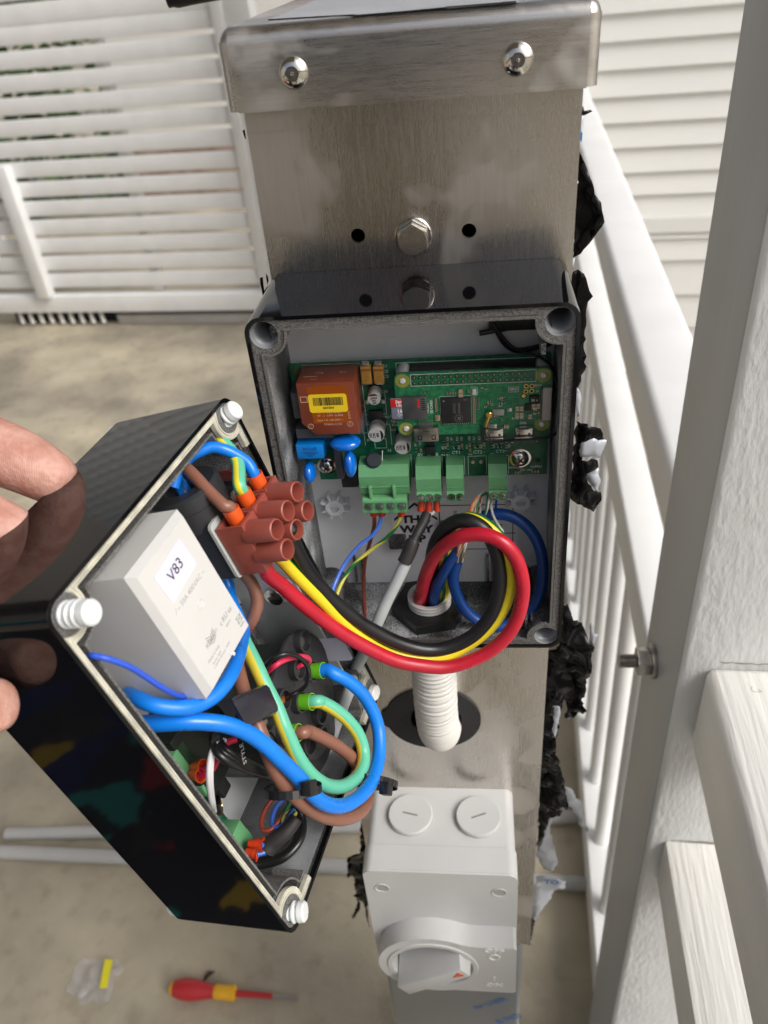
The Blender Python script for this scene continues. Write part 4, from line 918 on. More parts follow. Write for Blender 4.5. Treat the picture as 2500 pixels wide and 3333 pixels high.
spots = [(17, 12+i*.95, 1, 0) for i in range(7)]+[(33, 5.6+i*.95, 1, 0) for i in range(14)]+[(34.6, 12+i*1.0, 0, 0) for i in range(6)]+[(22+i*1.15, 20.2, 1, 1) for i in range(5)]+[(38.6+rr.uniform(-1, 8), 12.5+rr.uniform(0, 5), rr.randint(0, 1), rr.randint(0, 1)) for i in range(16)]+[(39+rr.uniform(0, 8), 6.5+rr.uniform(0, 2), 0, rr.randint(0, 1)) for i in range(6)]+[(58+rr.uniform(0, 2.5), 9+rr.uniform(0, 2), 1, 0) for i in range(3)]+[(12.5, 21.2, 0, 1), (14, 21.2, 0, 1), (30.8, 20.8, 1, 1), (4.6, 10.4, 1, 1), (6.5, 8.6, 0, 0), (36.5, 22, 1, 0), (38, 21.4, 1, 0)]
for u, v, k, r_ in spots: inst('chip_capacitor' if k else 'resistor', C3 if k else R2, (X0+u, QY, Z0+v), t, rot90 if r_ else None)
for u, v, r_ in ((27.6, 21, 0), (27.6, 18.9+.3, 0), (51, 12, 1), (52.8, 12, 1), (57.8, 12.8, 1), (59.6, 12.8, 1), (56.4, 8, 1), (46.5, 3.4, 0), (51, 8.8, 1), (52.8, 8.8, 1)): inst('chip_capacitor', C4, (X0+u, QY, Z0+v), t, rot90 if r_ else None)
m = MB(); m.box(X0+32.4, X0+34.1, QY-1, QY, Z0+19.2, Z0+21.8, .1); part('diode', m, [mat('diode_white', (.55,.55,.52), .4)], t)
m = MB()
for i in range(13): m.box(X0+20+i*.85, X0+20.35+i*.85, QY-.5, QY, Z0+5.2, Z0+6)
for i in range(12): m.box(X0+9+i*.52, X0+9.28+i*.52, QY-.5, QY, Z0+5.2, Z0+7)
for i in range(5): m.box(X0+38.2+i*.6, X0+38.5+i*.6, QY-.6, QY, Z0+3.6, Z0+4.8); m.box(X0+52.2+i*.6, X0+52.5+i*.6, QY-.6, QY, Z0+4.2, Z0+5.4)
part('pin_row', m, TIN, t)
# ports
m = MB(); m.box(X0+6.9, X0+17.6, QY-3.2, QY, Z0-1.6, Z0+5.2, .35)
hd = part('hdmi_port', m, mat('port_steel', (.34,.32,.30), .28, metal=1, var=.1, vscale=500), t)
m = MB()
for u in (8.4, 14.4):
    m.prism([[(X0+u, Z0-.6), (X0+u+1.9, Z0-.6), (X0+u+1.9, Z0+1.8), (X0+u, Z0+1.8)], [(X0+u+.5, Z0-.1), (X0+u+.5, Z0+1.4), (X0+u+1.4, Z0+1.4), (X0+u+1.4, Z0-.1)]], QY-3.24, QY-3.19, XZ)
m.box(X0+11, X0+13.6, QY-3.24, QY-3.19, Z0+3.6, Z0+4.0); part('port_slot', m, DARK, hd)
for u in (41.4, 54):
    m = MB(); m.box(X0+u-3.7, X0+u+3.7, QY-2.7, QY, Z0-1.3, Z0+3.6, .3); m.box(X0+u-4, X0+u+4, QY-2.75, QY-.6, Z0-1.6, Z0-1.2, .1)
    up = part('usb_port', m, mat('port_bright', (.66,.64,.60), .25, metal=1), t)
    m = MB(); m.box(X0+u-2.6, X0+u-1.7, QY-2.74, QY-2.69, Z0-.2, Z0+1); m.box(X0+u+1.7, X0+u+2.6, QY-2.74, QY-2.69, Z0-.2, Z0+1); m.prism([[(X0+u-3.7, Z0+3.62), (X0+u-1.5, Z0+2.7), (X0+u+1.5, Z0+2.7), (X0+u+3.7, Z0+3.62)]], QY-2.74, QY-2.6, XZ); part('port_slot', m, mat('port_dark', (.05,.05,.05), .4), up)
m = MB(); m.box(X0+61.4, X0+64.9, QY-1.6, QY, Z0+6.2, Z0+21.4, .2); cc = part('camera_connector', m, mat('connector_beige', (.50,.46,.42), .45), t)
m = MB(); m.box(X0+60.6, X0+61.4, QY-1.2, QY, Z0+6.6, Z0+21.0, .1); part('latch', m, mat('connector_dark', (.10,.10,.09), .4), cc)
m = MB(); m.box(X0+2.6, X0+13.2, QY-1.6, QY, Z0+8.7, Z0+19.6, .2); sl = part('card_slot', m, mat('slot_steel', (.11,.11,.115), .33, metal=.6, var=.1, vscale=300), t)
m = MB()
for i in range(6): m.box(X0+10.9+.0, X0+12.4, QY-1.64, QY-1.6, Z0+13.2+i*1.0, Z0+13.7+i*1.0)
part('slot_opening', m, DARK, sl)
m = MB(); m.box(X0+9.2, X0+10.1, QY-1.64, QY-1.6, Z0+14.6, Z0+18.6); part('card_glimpse', m, mat('card_red', (.55,.02,.02), .4), sl)
# memory card half out of its slot
K = thing('memory_card', 'red and grey micro memory card sticking out of the small computer board', 'memory card', (X0+1, QY-1, Z0+14))
m = MB(); m.box(X0-2.2, X0+9, QY-1.35, QY-.45, Z0+9.0, Z0+19.0, .25); part('card_body', m, mat('card_grey', (.20,.22,.30), .4), K)
m = MB(); m.box(X0-2.22, X0+2.5, QY-1.40, QY-1.34, Z0+14.8, Z0+18.9, .02); part('red_half', m, mat('card_red', (.55,.02,.02), .4), K)
m = MB(); m.text('San', 2.1, FRONT(X0-.1, QY-1.43, Z0+17.5, 0), .01, align='LEFT', bold=.07); m.text('Ultr', 1.8, FRONT(X0+.1, QY-1.43, Z0+15.8, 0), .01, align='LEFT', bold=.05); m.text('16', 2.4, FRONT(X0+.2, QY-1.43, Z0+13.0, 0), .01, align='LEFT', bold=.08)
m.lathe((X0+1.1, QY-1.4, Z0+11.2), (0, -1, 0), [(.75, 0), (.75, .03), (.6, .03)], 18); m.text('10', .7, FRONT(X0+1.1, QY-1.43, Z0+11.2), .01); m.text('A', 1.2, FRONT(X0+2.2, QY-1.43, Z0+11.2), .01)
for v in m.bm.verts: v.co.x = min(v.co.x, X0+2.58)
part('printed_text', m, mat('card_white', (.75,.75,.75), .5), K)
# antenna plug and its thin black cable
K = thing('antenna_cable', 'thin black antenna cable with a gold plug looping round the small computer board', 'cable', (X0+37, QY-2, Z0+7))
g = BX(1587, 1345, QY-2.2)
m = MB(); m.lathe(BX(1592, 1348, QY-1.4), (0, -1, 0), [(1.5, 0), (1.5, 1.2), (1.1, 1.6), (0, 1.7)], 22); m.tube([BX(1592, 1350, QY-2.4), BX(1586, 1370, QY-2.4), BX(1581, 1388, QY-2.2)], lambda s: 1.1-.3*s, seg=12, sub=5); part('gold_plug', m, GOLD, K)
WB = mat('wire_black', (.012,.012,.013), .28)
m = MB(); m.tube([BX(1580, 1388, 20), BX(1571, 1402, 19.5), BX(1571, 1420, 19), BX(1585, 1434, 18.6), BX(1620, 1437, 18.4), BX(1680, 1433, 18.2), BX(1740, 1429, 18.4), BX(1790, 1421, 19), BX(1815, 1400, 21), BX(1822, 1340, 24), BX(1815, 1260, 26), BX(1800, 1200, 28), BX(1770, 1170, 29), BX(1720, 1150, 31), BX(1670, 1130, 32), BX(1632, 1090, 33), BX(1608, 1050, 34), BX(1602, 1020, 36), BX(1600, 990, 38)], .62, seg=10, sub=8); part('cable', m, WB, K)
m = MB(); m.tube([BX(1560, 1085, 41), BX(1640, 1070, 42), BX(1700, 1060, 42.4), BX(1750, 1060, 42.4), BX(1790, 1075, 42), BX(1800, 1110, 41), BX(1700, 1140, 41), BX(1650, 1125, 41.5), BX(1615, 1070, 42), BX(1605, 1020, 42)], 1.2, seg=10, sub=8); part('cable_tail', m, WB, K)
m = MB(); m.box(30, 58, 40.6, 43.9, 147, 158, 1); part('adhesive_antenna', m, CHIPB, K)

# ================================================================== cables in the box
RED = mat('cable_red', (.48,.012,.030), .36, bump=.05, bscale=220, var=.08, vscale=90, rvar=.12)
BLKC = mat('cable_black', (.010,.010,.011), .38, bump=.06, bscale=240, rvar=.12, vscale=90)
YEL = mat('cable_yellow', (.78,.62,.02), .36, bump=.02, bscale=300); GRN = mat('cable_green', (.008,.14,.035), .36)
NAVY = mat('cable_navy', (.004,.055,.26), .34, bump=.04, bscale=200)
GRYC = mat('cable_grey', (.40,.425,.43), .36, bump=.02, bscale=200)
def cable(name, label, P, r, mt, cat='cable', stripes=None, roll=0, twist=0, seg=18, group=None, **k):
    m = MB(); m.tube(P, r, seg=seg, stripes=stripes, roll=roll, twist=twist, **k)
    p = P[0]; return single(name, m, mt, label, cat, tuple(p), group=group)
TB = L2W((60, 36, -6)); TBm = L2W((60, 25, -6)); TBt = L2W((60, 15, -6))
P = [(-8, 22.5, -16), (-7.5, 22, 4)]+[Z2(*a) for a in ((785,700,14),(805,620,10),(845,530,5),(905,460,1),(980,415,-2),(1065,396,-4),(1150,406,-6),(1235,452,-8),(1295,530,-9),(1325,630,-11),(1328,730,-12),(1300,850,-14),(1235,955,-16),(1140,1035,-18),(1020,1090,-20),(900,1115,-22),(770,1105,-24),(640,1078,-26),(500,1015,-28),(370,940,-30),(240,850,-32),(110,745,-35),(20,665,-38))]+[BX(868, 1862, -43)]+[L2W((52, 36, -6))]
cable('power_cable', 'thick red power cable looping out of the box and across to the cover', P, 3.2, RED)
P = [(-2, 27, -16), (-3, 27, 4)]+[Z2(*a) for a in ((850,640,20),(838,560,16),(850,470,11),(890,390,7),(950,338,4),(1015,322,2),(1085,345,0),(1145,400,-2),(1187,490,-4),(1207,590,-6),(1203,700,-8),(1165,820,-10),(1090,920,-12),(990,985,-14),(880,1018,-16),(770,1015,-18),(640,975,-20),(520,915,-22),(400,835,-24),(290,740,-26),(190,625,-28),(125,520,-31),(85,430,-35),(60,350,-38))]+[L2W((58, 14, -3)), L2W((52, 14, -5))]
cable('power_cable', 'thick black power cable looping in front of the round nut, inside the red one', P, 3.3, BLKC)
P = [(3, 26, -16), (4, 26, 4)]+[Z2(*a) for a in ((905,690,18),(905,560,16),(925,440,14),(960,350,12),(1010,312,9),(1070,312,5),(1140,350,2),(1205,415,-1),(1250,510,-4),(1268,620,-6),(1252,735,-8),(1195,850,-10),(1110,940,-12),(1010,1010,-14),(900,1060,-17),(770,1068,-19),(620,1035,-21),(480,965,-24),(365,875,-26),(245,755,-29),(130,640,-32),(50,555,-35),(5,505,-39))]+[L2W((60, 25, -4)), L2W((52, 25, -5))]
cable('earth_cable', 'green and yellow striped earth cable between the thick red and black cables', P, 2.75, [YEL, GRN], stripes=[0,0,0,0,1,1,0,0,0,1], roll=1.9, seg=20)
P = [(2, 19, -16), (1, 19.5, 4)]+[Z2(*a) for a in ((850,740,17),(880,650,14),(920,570,12),(960,500,14),(1010,400,18),(1080,320,20),(1150,292,21),(1230,290,20),(1310,320,19),(1380,385,18),(1425,480,17),(1438,590,16),(1425,700,15),(1375,800,12),(1290,865,9),(1180,893,7),(1090,865,8),(1015,800,9),(970,715,11),(955,630,13),(970,560,15),(978,540,15.5))]
cable('data_cable', 'dark blue data cable coiled behind the red loop, thin wires splayed from its end', P, 2.75, NAVY)
wc = {'orange': (.72,.20,.03), 'white': (.62,.60,.58), 'brown': (.26,.09,.04), 'green': (.01,.20,.06), 'blue': (.01,.10,.50)}
WM = {k: mat('wire_'+k, c, .35) for k, c in wc.items()}
T0 = thing('twisted_wires', 'bundle of thin twisted orange, green, brown and white wires leaving the cut blue cable', 'wires', tuple(Z2(985, 540, 15)))
for i, (cn, off) in enumerate((('orange', 0), ('white', 6), ('orange', 12), ('white', 18), ('brown', 24), ('green', 30), ('brown', 36), ('white', 40))):
    wob = [random.Random(i*7+k).uniform(-9, 9) for k in range(8)]
    P = [Z2(962+off, 545, 14), Z2(975+off*.9+wob[0]*.5, 500, 12), Z2(995+off*.7+wob[1], 450, 13), Z2(1025+off*.5+wob[2], 380, 17), Z2(1045+off+wob[3], 300, 20), Z2(1060+off+wob[4], 240, 22), Z2(1085+off*.6+wob[5], 195, 24), Z2(1120+off*.4, 172+wob[6]*.5, 25), Z2(1150, 185+i*2, 26)]
    if i > 4: P = P[:7]+[Z2(1105+off, 175, 23), Z2(1130+off*.4, 200, 21), Z2(1125+off*.3, 260, 19), Z2(1110+off*.3, 300, 20)]
    m = MB(); m.tube(P, .62, seg=8, sub=8); part('thin_wire', m, WM[cn], T0)
P = [Z2(1160, 215, 24), Z2(1160, 250, 20), Z2(1172, 300, 16), Z2(1200, 350, 12), Z2(1225, 385, 10)]
cable('thin_wire', 'thin white wire hanging from the CT3 terminal', P, .6, WM['white'], 'wire', seg=8)
P = [Z2(1188, 210, 25), Z2(1184, 250, 25), Z2(1180, 300, 25), Z2(1185, 340, 25)]
cable('thin_wire', 'thin blue wire dropping from the right of the CT3 terminal', P, .6, mat('wire_bright_blue', (.01,.13,.55), .35), 'wire', seg=8)
# thin mains wires of the large terminal
TBW = mat('wire_dull_brown', (.22,.045,.025), .38); TBL = mat('wire_cornflower', (.06,.17,.68), .36)
FER = mat('ferrule_red', (.55,.045,.012), .35, var=.06, vscale=300)
cable('thin_wire', 'thin brown wire hanging from the large terminal to the box floor', [Z2(527, 290, 25), Z2(527, 350, 27), Z2(505, 440, 32), Z2(480, 530, 35), Z2(470, 640, 34), Z2(474, 750, 28), Z2(480, 840, 18), Z2(486, 900, 8)], .95, TBW, 'wire', seg=10)
cable('thin_wire', 'thin blue wire curving left from the large terminal', [Z2(566, 290, 25), Z2(556, 340, 24), Z2(520, 400, 22), Z2(450, 455, 20), Z2(375, 545, 16), Z2(325, 640, 10), Z2(300, 710, 4), Z2(285, 790, -2), Z2(272, 900, -3), Z2(262, 1030, -3), Z2(258, 1120, 2)], .95, TBL, 'wire', seg=10)
cable('thin_wire', 'thin green and yellow wire curving left from the large terminal', [Z2(672, 292, 25), Z2(655, 340, 24), Z2(600, 410, 22), Z2(520, 475, 20), Z2(440, 540, 16), Z2(380, 610, 12), Z2(338, 690, 6), Z2(312, 780, 0), Z2(285, 900, -3), Z2(273, 1030, -3), Z2(268, 1120, 2)], .95, [mat('wire_yellow', (.55,.52,.08), .36), GRN], 'wire', stripes=[0,0,0,1,1], twist=.25, seg=10)
def ferrule(a, b, r, mt, label, group=None, name='ferrule'):
    m = MB(); m.cyl(a, b, r*.85, r, seg=20, cap=False); a_, b_ = Vector(a), Vector(b); d = (b_-a_).normalized()
    m.lathe(b_, d, [(r, 0), (r*.78, 0), (r*.72, -(b_-a_).length*.8), (0, -(b_-a_).length*.82)], 20)
    return single(name, m, mt, label, 'ferrule', tuple(a), group=group)
for px_, lb in ((525, 'leftmost'), (568, 'second'), (676, 'rightmost')):
    a_ = Z2(px_, 283, 25); ferrule(a_+Vector((0, 0, 2.5)), a_-Vector((0, 0, .9)), 1.9, FER, 'short red ferrule under the large four-way terminal, %s of three' % lb, 'ferrules under the large terminal')
for px_, dx, lb in ((783, -3, 'left'), (822, 0, 'middle'), (864, 3, 'right')):
    ferrule(Z2(px_, 215, 25), Z2(px_+dx, 272, 23), 1.75, FER, 'long red ferrule under the 0V A B terminal, %s of three' % lb, 'ferrules under the 0V A B terminal')
# grey cable with heat-shrink
gp = [Z2(700, 545, 4), Z2(655, 640, 0), Z2(600, 750, -4), Z2(555, 850, -8), Z2(505, 960, -11), Z2(455, 1070, -12), Z2(405, 1170, -12)]
lw = [L2W(ZA(1230, 620, 1)), L2W(ZA(1130, 880, 8)), L2W(ZA(1040, 1130, 14)), L2W(ZA(945, 1400, 18)), L2W(ZA(900, 1560, 22))]
T0 = thing('grey_cable', 'light grey round cable with a black heat-shrink sleeve, running down into the cover', 'cable', tuple(gp[0]))
m = MB(); m.tube(gp+lw, 2.85, seg=22, sub=10); part('sheath', m, GRYC, T0)
SHR = mat('heat_shrink', (.028,.026,.026), .52, bump=.1, bscale=350)
m = MB(); m.tube([Z2(690, 548, 3.8), Z2(718, 490, 6), Z2(735, 445, 8), Z2(742, 430, 9), Z2(765, 385, 12), Z2(795, 330, 17), Z2(812, 285, 21)], lambda s: 3.35-.25*s if s < .42 else (3.3-(s-.42)*9 if s < .55 else 2.15+.25*sin((s-.55)*6)), seg=22, sub=8, ell_=(1.0, 1.0)); part('heat_shrink', m, SHR, T0)
m = MB(); m.tube([Z2(812, 300, 21), Z2(845, 282, 22), Z2(862, 262, 23)], .8, seg=10); m.tube([Z2(812, 300, 21), Z2(825, 275, 22.5), Z2(822, 262, 23)], .7, seg=10); m.tube([Z2(805, 300, 21), Z2(790, 275, 22.5), Z2(782, 262, 23)], .7, seg=10); part('core_wire', m, WM['white'], T0)
# ================================================================== detached cover held in the hand
def LP(x, y, ax, val):                            # photo ray meets a plane of the cover's own frame
    r = LID_R.transposed() @ ray(x, y); c = LID_R.transposed() @ (CAM_C-LID_O)
    return c + r*((val-c[ax])/r[ax])
def lsingle(name, mb, mt, label, cat, o, group=None): return single(name, mb, mt, label, cat, tuple(o), LF, group)
LINL = speckle('cover_liner', (.36,.375,.39), (.02,.02,.02), 2, -2, 60, hi=.50, lo=.30)
GASK = mat('gasket', (.42,.41,.34), .45, col2=(.62,.60,.50), vscale=140, thr=(.35,.6), bump=.25, bscale=260)
t = thing('charger_cover', 'detached glossy black cover held at an angle by a hand, its open side showing', 'cover', (87, 62, 52), LF); LID = t
DL = 52.6
m = MB(); m.prism([rrect(0, 175, 0, 125, 6.5, 8), rrect(1.5, 173.5, 1.5, 123.5, 5.5, 8)], 0, DL, None)
m.prism([rrect(.05, 174.95, .05, 124.95, 6.5, 8)], DL-.4, DL+1.2); part('outer_shell', m, BLACKG, t)
A_ = bosspath(0, 175, 0, 125, 1.95, 7.0, 6.6); B_ = bosspath(0, 175, 0, 125, 4.3, 7.0, 9.2)
C_ = bosspath(0, 175, 0, 125, 6.7, 7.0, 11.6); D_ = bosspath(0, 175, 0, 125, 7.6, 7.0, 12.5)
L_ = bosspath(0, 175, 0, 125, 3.3, 7.0, 8.6)
def notch(m):
    'the interlocking rim is cut away along the top and right sides between the corners'
    b = m.bm
    for co, no in (((23, 0, 0), (1, 0, 0)), ((151, 0, 0), (1, 0, 0)), ((0, 23, 0), (0, 1, 0)), ((0, 101, 0), (0, 1, 0))):
        bmesh.ops.bisect_plane(b, geom=b.verts[:]+b.edges[:]+b.faces[:], plane_co=co, plane_no=no)
    kill = [f for f in b.faces if (lambda c: (c.y < 18 and 23 < c.x < 151) or (c.x > 155 and 23 < c.y < 101))(f.calc_center_median())]
    bmesh.ops.delete(b, geom=kill, context='FACES')
    bmesh.ops.holes_fill(b, edges=[e for e in b.edges if e.is_boundary], sides=12)
    return m
hs_ = [(7, 7), (7, 118), (168, 118), (168, 7)]
m = MB(); m.prism([rrect(1.55, 173.45, 1.55, 123.45, 5.5, 8), A_], .5, 3, None); part('rim', notch(m), RIMG, t)
m = MB(); m.prism([A_, B_], .9, 3); m.prism([bosspath(0, 175, 0, 125, 2.3, 7, 6.9), bosspath(0, 175, 0, 125, 2.8, 7, 7.5)], .45, 1); m.prism([bosspath(0, 175, 0, 125, 3.4, 7, 8.2), bosspath(0, 175, 0, 125, 3.9, 7, 8.8)], .6, 1); part('gasket', notch(m), GASK, t)
m = MB(); m.prism([rrect(1.55, 173.45, 1.55, 123.45, 5.5, 8), L_], 2.2, 47, None)
liner = part('inner_wall', m, [LINL, mat('recess_black', (.014,.014,.013), .5, col2=(.06,.06,.055), vscale=900, thr=(.5,.7))], t, ang=50)
for f in liner.data.polygons:
    if f.normal.z < -.7: f.material_index = 1
m = MB(); m.prism([L_, C_], 5.2, 6.0); part('recess', notch(m), MATS['recess_black'], t)
m = MB(); m.prism([C_, D_], 1.6, 16); part('inner_lip', notch(m), [RIMG], t)
m = MB(); m.prism([rrect(2, 173, 2, 123, 5, 8)], 47.05, DL-.5); part('cover_floor', m, mat('cover_floor_grey', (.56,.58,.60), .4, var=.03, vscale=40), t)
NYL = mat('nylon_screw', (.70,.73,.73), .32, var=.03, vscale=90, sss=.1)
for (u, v), L, tilt in zip(hs_, (6, 11.5, 5, 4), ((.35, -.1), (.0, 0), (-.15, -.2), (-.1, .1))):
    prof = [(0, 4)]
    n = max(1, int(L/2.5))
    for i in range(n): z_ = 2-i*2.5; prof += [(3.3, z_), (4.2, z_-.7), (4.2, z_-1.3), (3.3, z_-2.0)]
    e = 2-n*2.5; prof += [(4.1, e-.5), (3.9, e-2.6), (3.3, e-3.2), (0, e-3.3)]
    m = MB(); m.lathe((0, 0, 0), (0, 0, 1), prof, 30)
    M = Matrix.Translation((u, v, 1)) @ Matrix.Rotation(tilt[0], 4, 'Y') @ Matrix.Rotation(tilt[1], 4, 'X')
    bmesh.ops.transform(m.bm, matrix=M, verts=m.bm.verts); part('corner_screw', m, NYL, t)
for u, v in ((7, 7), (168, 118), (168, 7)):
    m = MB(); m.lathe((u, v, DL+1.2), (0, 0, 1), [(6, 0), (6, 4), (5, 5), (0, 5)], 28); part('screw_cap', m, NYL, t)
m = MB(); m.box(100, 150, 10.5, 16, 40, 47, .5); part('moulded_rib', m, LINL, t)
m = MB(); m.box(164, 172, 40, 41.2, 20, 47, .2); part('moulded_rib', m, LINL, t)

# ---- relay
LT = lambda u, v, w, a=0: Matrix.Translation((u, v, w)) @ Matrix(((0,-1,0,0),(-1,0,0,0),(0,0,-1,0),(0,0,0,1))) @ Matrix.Rotation(radians(a), 4, 'Z')
RU0, RU1, RV0, RV1, RW = 9.8, 64.2, 65.6, 100.2, -10.0
t = thing('relay', 'off-white relay box marked V83 at the upper left of the open cover', 'relay', ((RU0+RU1)/2, (RV0+RV1)/2, 20), LF)
REL = mat('relay_white', (.60,.60,.585), .42, var=.02, vscale=50, bump=.02, bscale=500)
m = MB()
m.hexa([(RU0+2, RV0+2, RW), (RU1-2, RV0+2, RW), (RU1-2, RV1-2, RW), (RU0+2, RV1-2, RW), (RU0, RV0, RW+2.6), (RU1, RV0, RW+2.6), (RU1, RV1, RW+2.6), (RU0, RV1, RW+2.6)])
bmesh.ops.delete(m.bm, geom=[f for f in m.bm.faces if f.calc_center_median().z > RW+2.5], context='FACES')
m.hexa([(RU0, RV0, RW+2.6), (RU1, RV0, RW+2.6), (RU1, RV1, RW+2.6), (RU0, RV1, RW+2.6), (RU0, RV0, 30), (RU1, RV0, 30), (RU1, RV1, 30), (RU0, RV1, 30)])
case = part('case', m, REL, t, ang=20)
sc_ = ZC(950, 1090, RW)
M = LT(sc_.x, sc_.y, RW-.06, 4)
m = MB(); m.prism([rrect(-9.2, 9.2, -6.0, 6.0, .8)], 0, .08, lambda a, b, d: M @ Vector((a, b, d))); sk = part('sticker', m, mat('sticker_lilac', (.66,.66,.78), .5, var=.02, vscale=60), t)
m = MB(); m.text('V83', 5.6, LT(sc_.x-.4, sc_.y, RW-.18, 4), .02, bold=.02); part('printed_text', m, mat('pen_ink', (.03,.025,.06), .5), sk)
PR = mat('relay_print', (.33,.33,.33), .5)
m = MB()
def rt(s_, cx, cy, sz, a=0, b=.0):
    p = ZC(cx, cy, RW); m.text(s_, sz, LT(p.x, p.y, RW-.02, a), .015, bold=b)
rt('\u2044 ~ 50A 400VAC ~', 1028, 1200, 2.7); rt('c RU us', 1218, 1335, 2.8, 0, .06); rt('480V~', 1235, 1372, 1.5); rt('KEMA', 1138, 1470, 2.4, 0, .05); rt('83', 1165, 1415, 1.8); rt('Made in Italy', 1155, 1540, 1.6); rt('Finder SpA', 1172, 1560, 1.4); rt('I-10040 Almese  A043', 1200, 1545, 1.4)
p = ZC(1140, 1450, RW)
for k in range(4): m.prism([[(-2.6, -1.2+k*.9), (0, -2.5+k*.9), (2.6, -1.2+k*.9), (2.6, -.8+k*.9), (0, -2.1+k*.9), (-2.6, -.8+k*.9)]], 0, .05, lambda a, b, d: LT(p.x, p.y, RW-.05) @ Vector((a, b, d)))
p2 = ZC(1290, 1350, RW)
for a in (35, -35): m.box(-2.2, 2.2, -.12, .12, 0, .05, M=LT(p2.x, p2.y, RW-.05, a))
m.prism([[(-1.3, -1.5), (1.3, -1.5), (1.6, 1.3), (-1.6, 1.3)], [(-1.05, -1.25), (1.05, -1.25), (1.35, 1.05), (-1.35, 1.05)]], 0, .05, lambda a, b, d: LT(p2.x, p2.y, RW-.05) @ Vector((a, b, d)))
m.box(-1.4, 1.4, -2.9, -2.3, 0, .05, M=LT(p2.x, p2.y, RW-.05))
part('printed_text', m, PR, case)
p = ZC(1085, 1270, RW); m = MB(); m.lathe((p.x, p.y, RW), (0, 0, -1), [(2.0, 0), (1.9, .25), (1.4, .3), (1.2, .05), (0, .05)], 30); part('moulded_dimple', m, REL, t)
p = ZC(1250, 1535, RW)
m = MB()
for k in range(3): m.ell((p.x-1+k*1.1, p.y+1-k*.9, RW), .8, .8, .4)
part('moulded_pips', m, REL, t)

# ---- ring current transformer
BRP = mat('black_matt', (.022,.023,.026), .5, bump=.05, bscale=600)
rc = ZC(1035, 722, 14)
t = thing('current_sensor', 'black ring-shaped current sensor between the relay and the brown terminal block', 'current sensor', tuple(rc), LF)
m = MB(); m.lathe(rc, (1, 0, 0), [(7.2, 8), (13.6, 8), (14.6, 7), (14.6, -1.2), (14.2, -1.5), (14.5, -1.8), (14.5, -7), (13.2, -8), (7.6, -8), (7.2, -7.5), (7.2, 8)], 48)
part('ring_body', m, BRP, t)
p = ZC(1225, 715, 8); m = MB(); m.lathe(p, (1, 0, 0), [(2.6, -7), (3.9, -7), (3.9, 7), (0, 7)], 24); m.lathe(p, (1, 0, 0), [(2.6, -7), (2.6, 4), (0, 4)], 24); part('side_tube', m, BRP, t)
m = MB(); p = ZC(1260, 640, 14); m.box(p.x-8, p.x+6, p.y-1, p.y+1, 10, 30); part('red_strip', m, mat('dark_red', (.18,.012,.012), .4), t)
# ---- terminal block, brick red, on its pale plate
t = thing('terminal_block', 'brick red three-way terminal block with six open screw towers at the cover edge', 'terminal block', (48, 26, -4), LF)
TBM = mat('brick_red', (.30,.070,.050), .42, var=.06, vscale=90, bump=.05, bscale=400)
tips = [[(904, 1723), (938, 1788)], [(940, 1662), (969, 1723)], [(970, 1600), (1004, 1662)]]
U0, U1 = 33.0, 55.5
vc = []
for i, pr_ in enumerate(tips):
    cs = [LX(x, y, -24.5) for x, y in pr_]; vcen = sum(c.y for c in cs)/2-3.4; vc.append(vcen)
    v0, v1 = vcen-5.3, vcen+5.3
    # entry pocket: a frame open towards -u
    m = MB()
    yz = lambda a, b, d: Vector((d, a, b))
    m.prism([[(v0, -12), (v1, -12), (v1, 0), (v0, 0)], [(v0+1.1, -10.6), (v0+1.1, -1.4), (v1-1.1, -1.4), (v1-1.1, -10.6)]], U0, U0+8, yz)
    m.box(U0+8, U1, v0, v1, -12, 0, .2)
    if i < 2: m.box(U0+9, U1-1, v0-2.2, v0+.5, -8, -1)
    body = part('way_body', m, TBM, t)
    for c in cs:
        b0 = Vector((c.x+.8, c.y-2.0, -11.0)); ax = (c-b0).normalized(); LL = (c-b0).length; m = MB(); m.lathe(b0, ax, [(4.7, 0), (4.3, LL-1.6), (4.0, LL-.3), (3.5, LL), (3.1, LL-.8), (2.9, 4), (0, 4)], 32)
        tw = part('screw_tower', m, TBM, body)
        m = MB(); m.cyl(b0+ax*4.1, b0+ax*4.6, 2.6, seg=20); part('clamp_screw', m, TIN, tw)
m = MB(); m.prism([rrect(U0-2.5, U1+1, vc[2]-6, vc[0]+6.5, 2)], .6, 1.9); part('backing_plate', m, mat('plate_pale', (.45,.48,.47), .35), t)
m = MB(); m.prism([rrect(U0-1.5, U1+2, vc[2]-6, vc[0]+5.5, 2)], 2.2, 14); part('lower_housing', m, mat('relay_dark', (.03,.035,.05), .35), t)
ORF = mat('ferrule_orange', (.78,.10,.015), .36, var=.04, vscale=200)
FG = 'orange ferrules in the brick red terminal block'
cab_end = []
for i, lb in ((0, 'round the brown cable, nearest'), (1, 'round the striped earth cable, middle'), (2, 'round the bright blue cable, furthest')):
    m = MB(); c = Vector((U0-4.4, vc[i]-1, -6.2)); m.lathe(c, (1, 0, 0), [(2.75, 0), (3.3, -.05), (3.3, .1), (3.2, 8), (2, 12), (0, 12)], 28); m.lathe(c, (1, 0, 0), [(2.75, 0), (2.6, 3.5), (0, 3.7)], 28)
    lsingle('ferrule', m, ORF, 'short orange ferrule in the terminal block, '+lb, 'ferrule', c, FG); cab_end.append(c)

LU = lambda x, y, u: LP(550+.3617*x, 2350+.3617*y, 0, u)
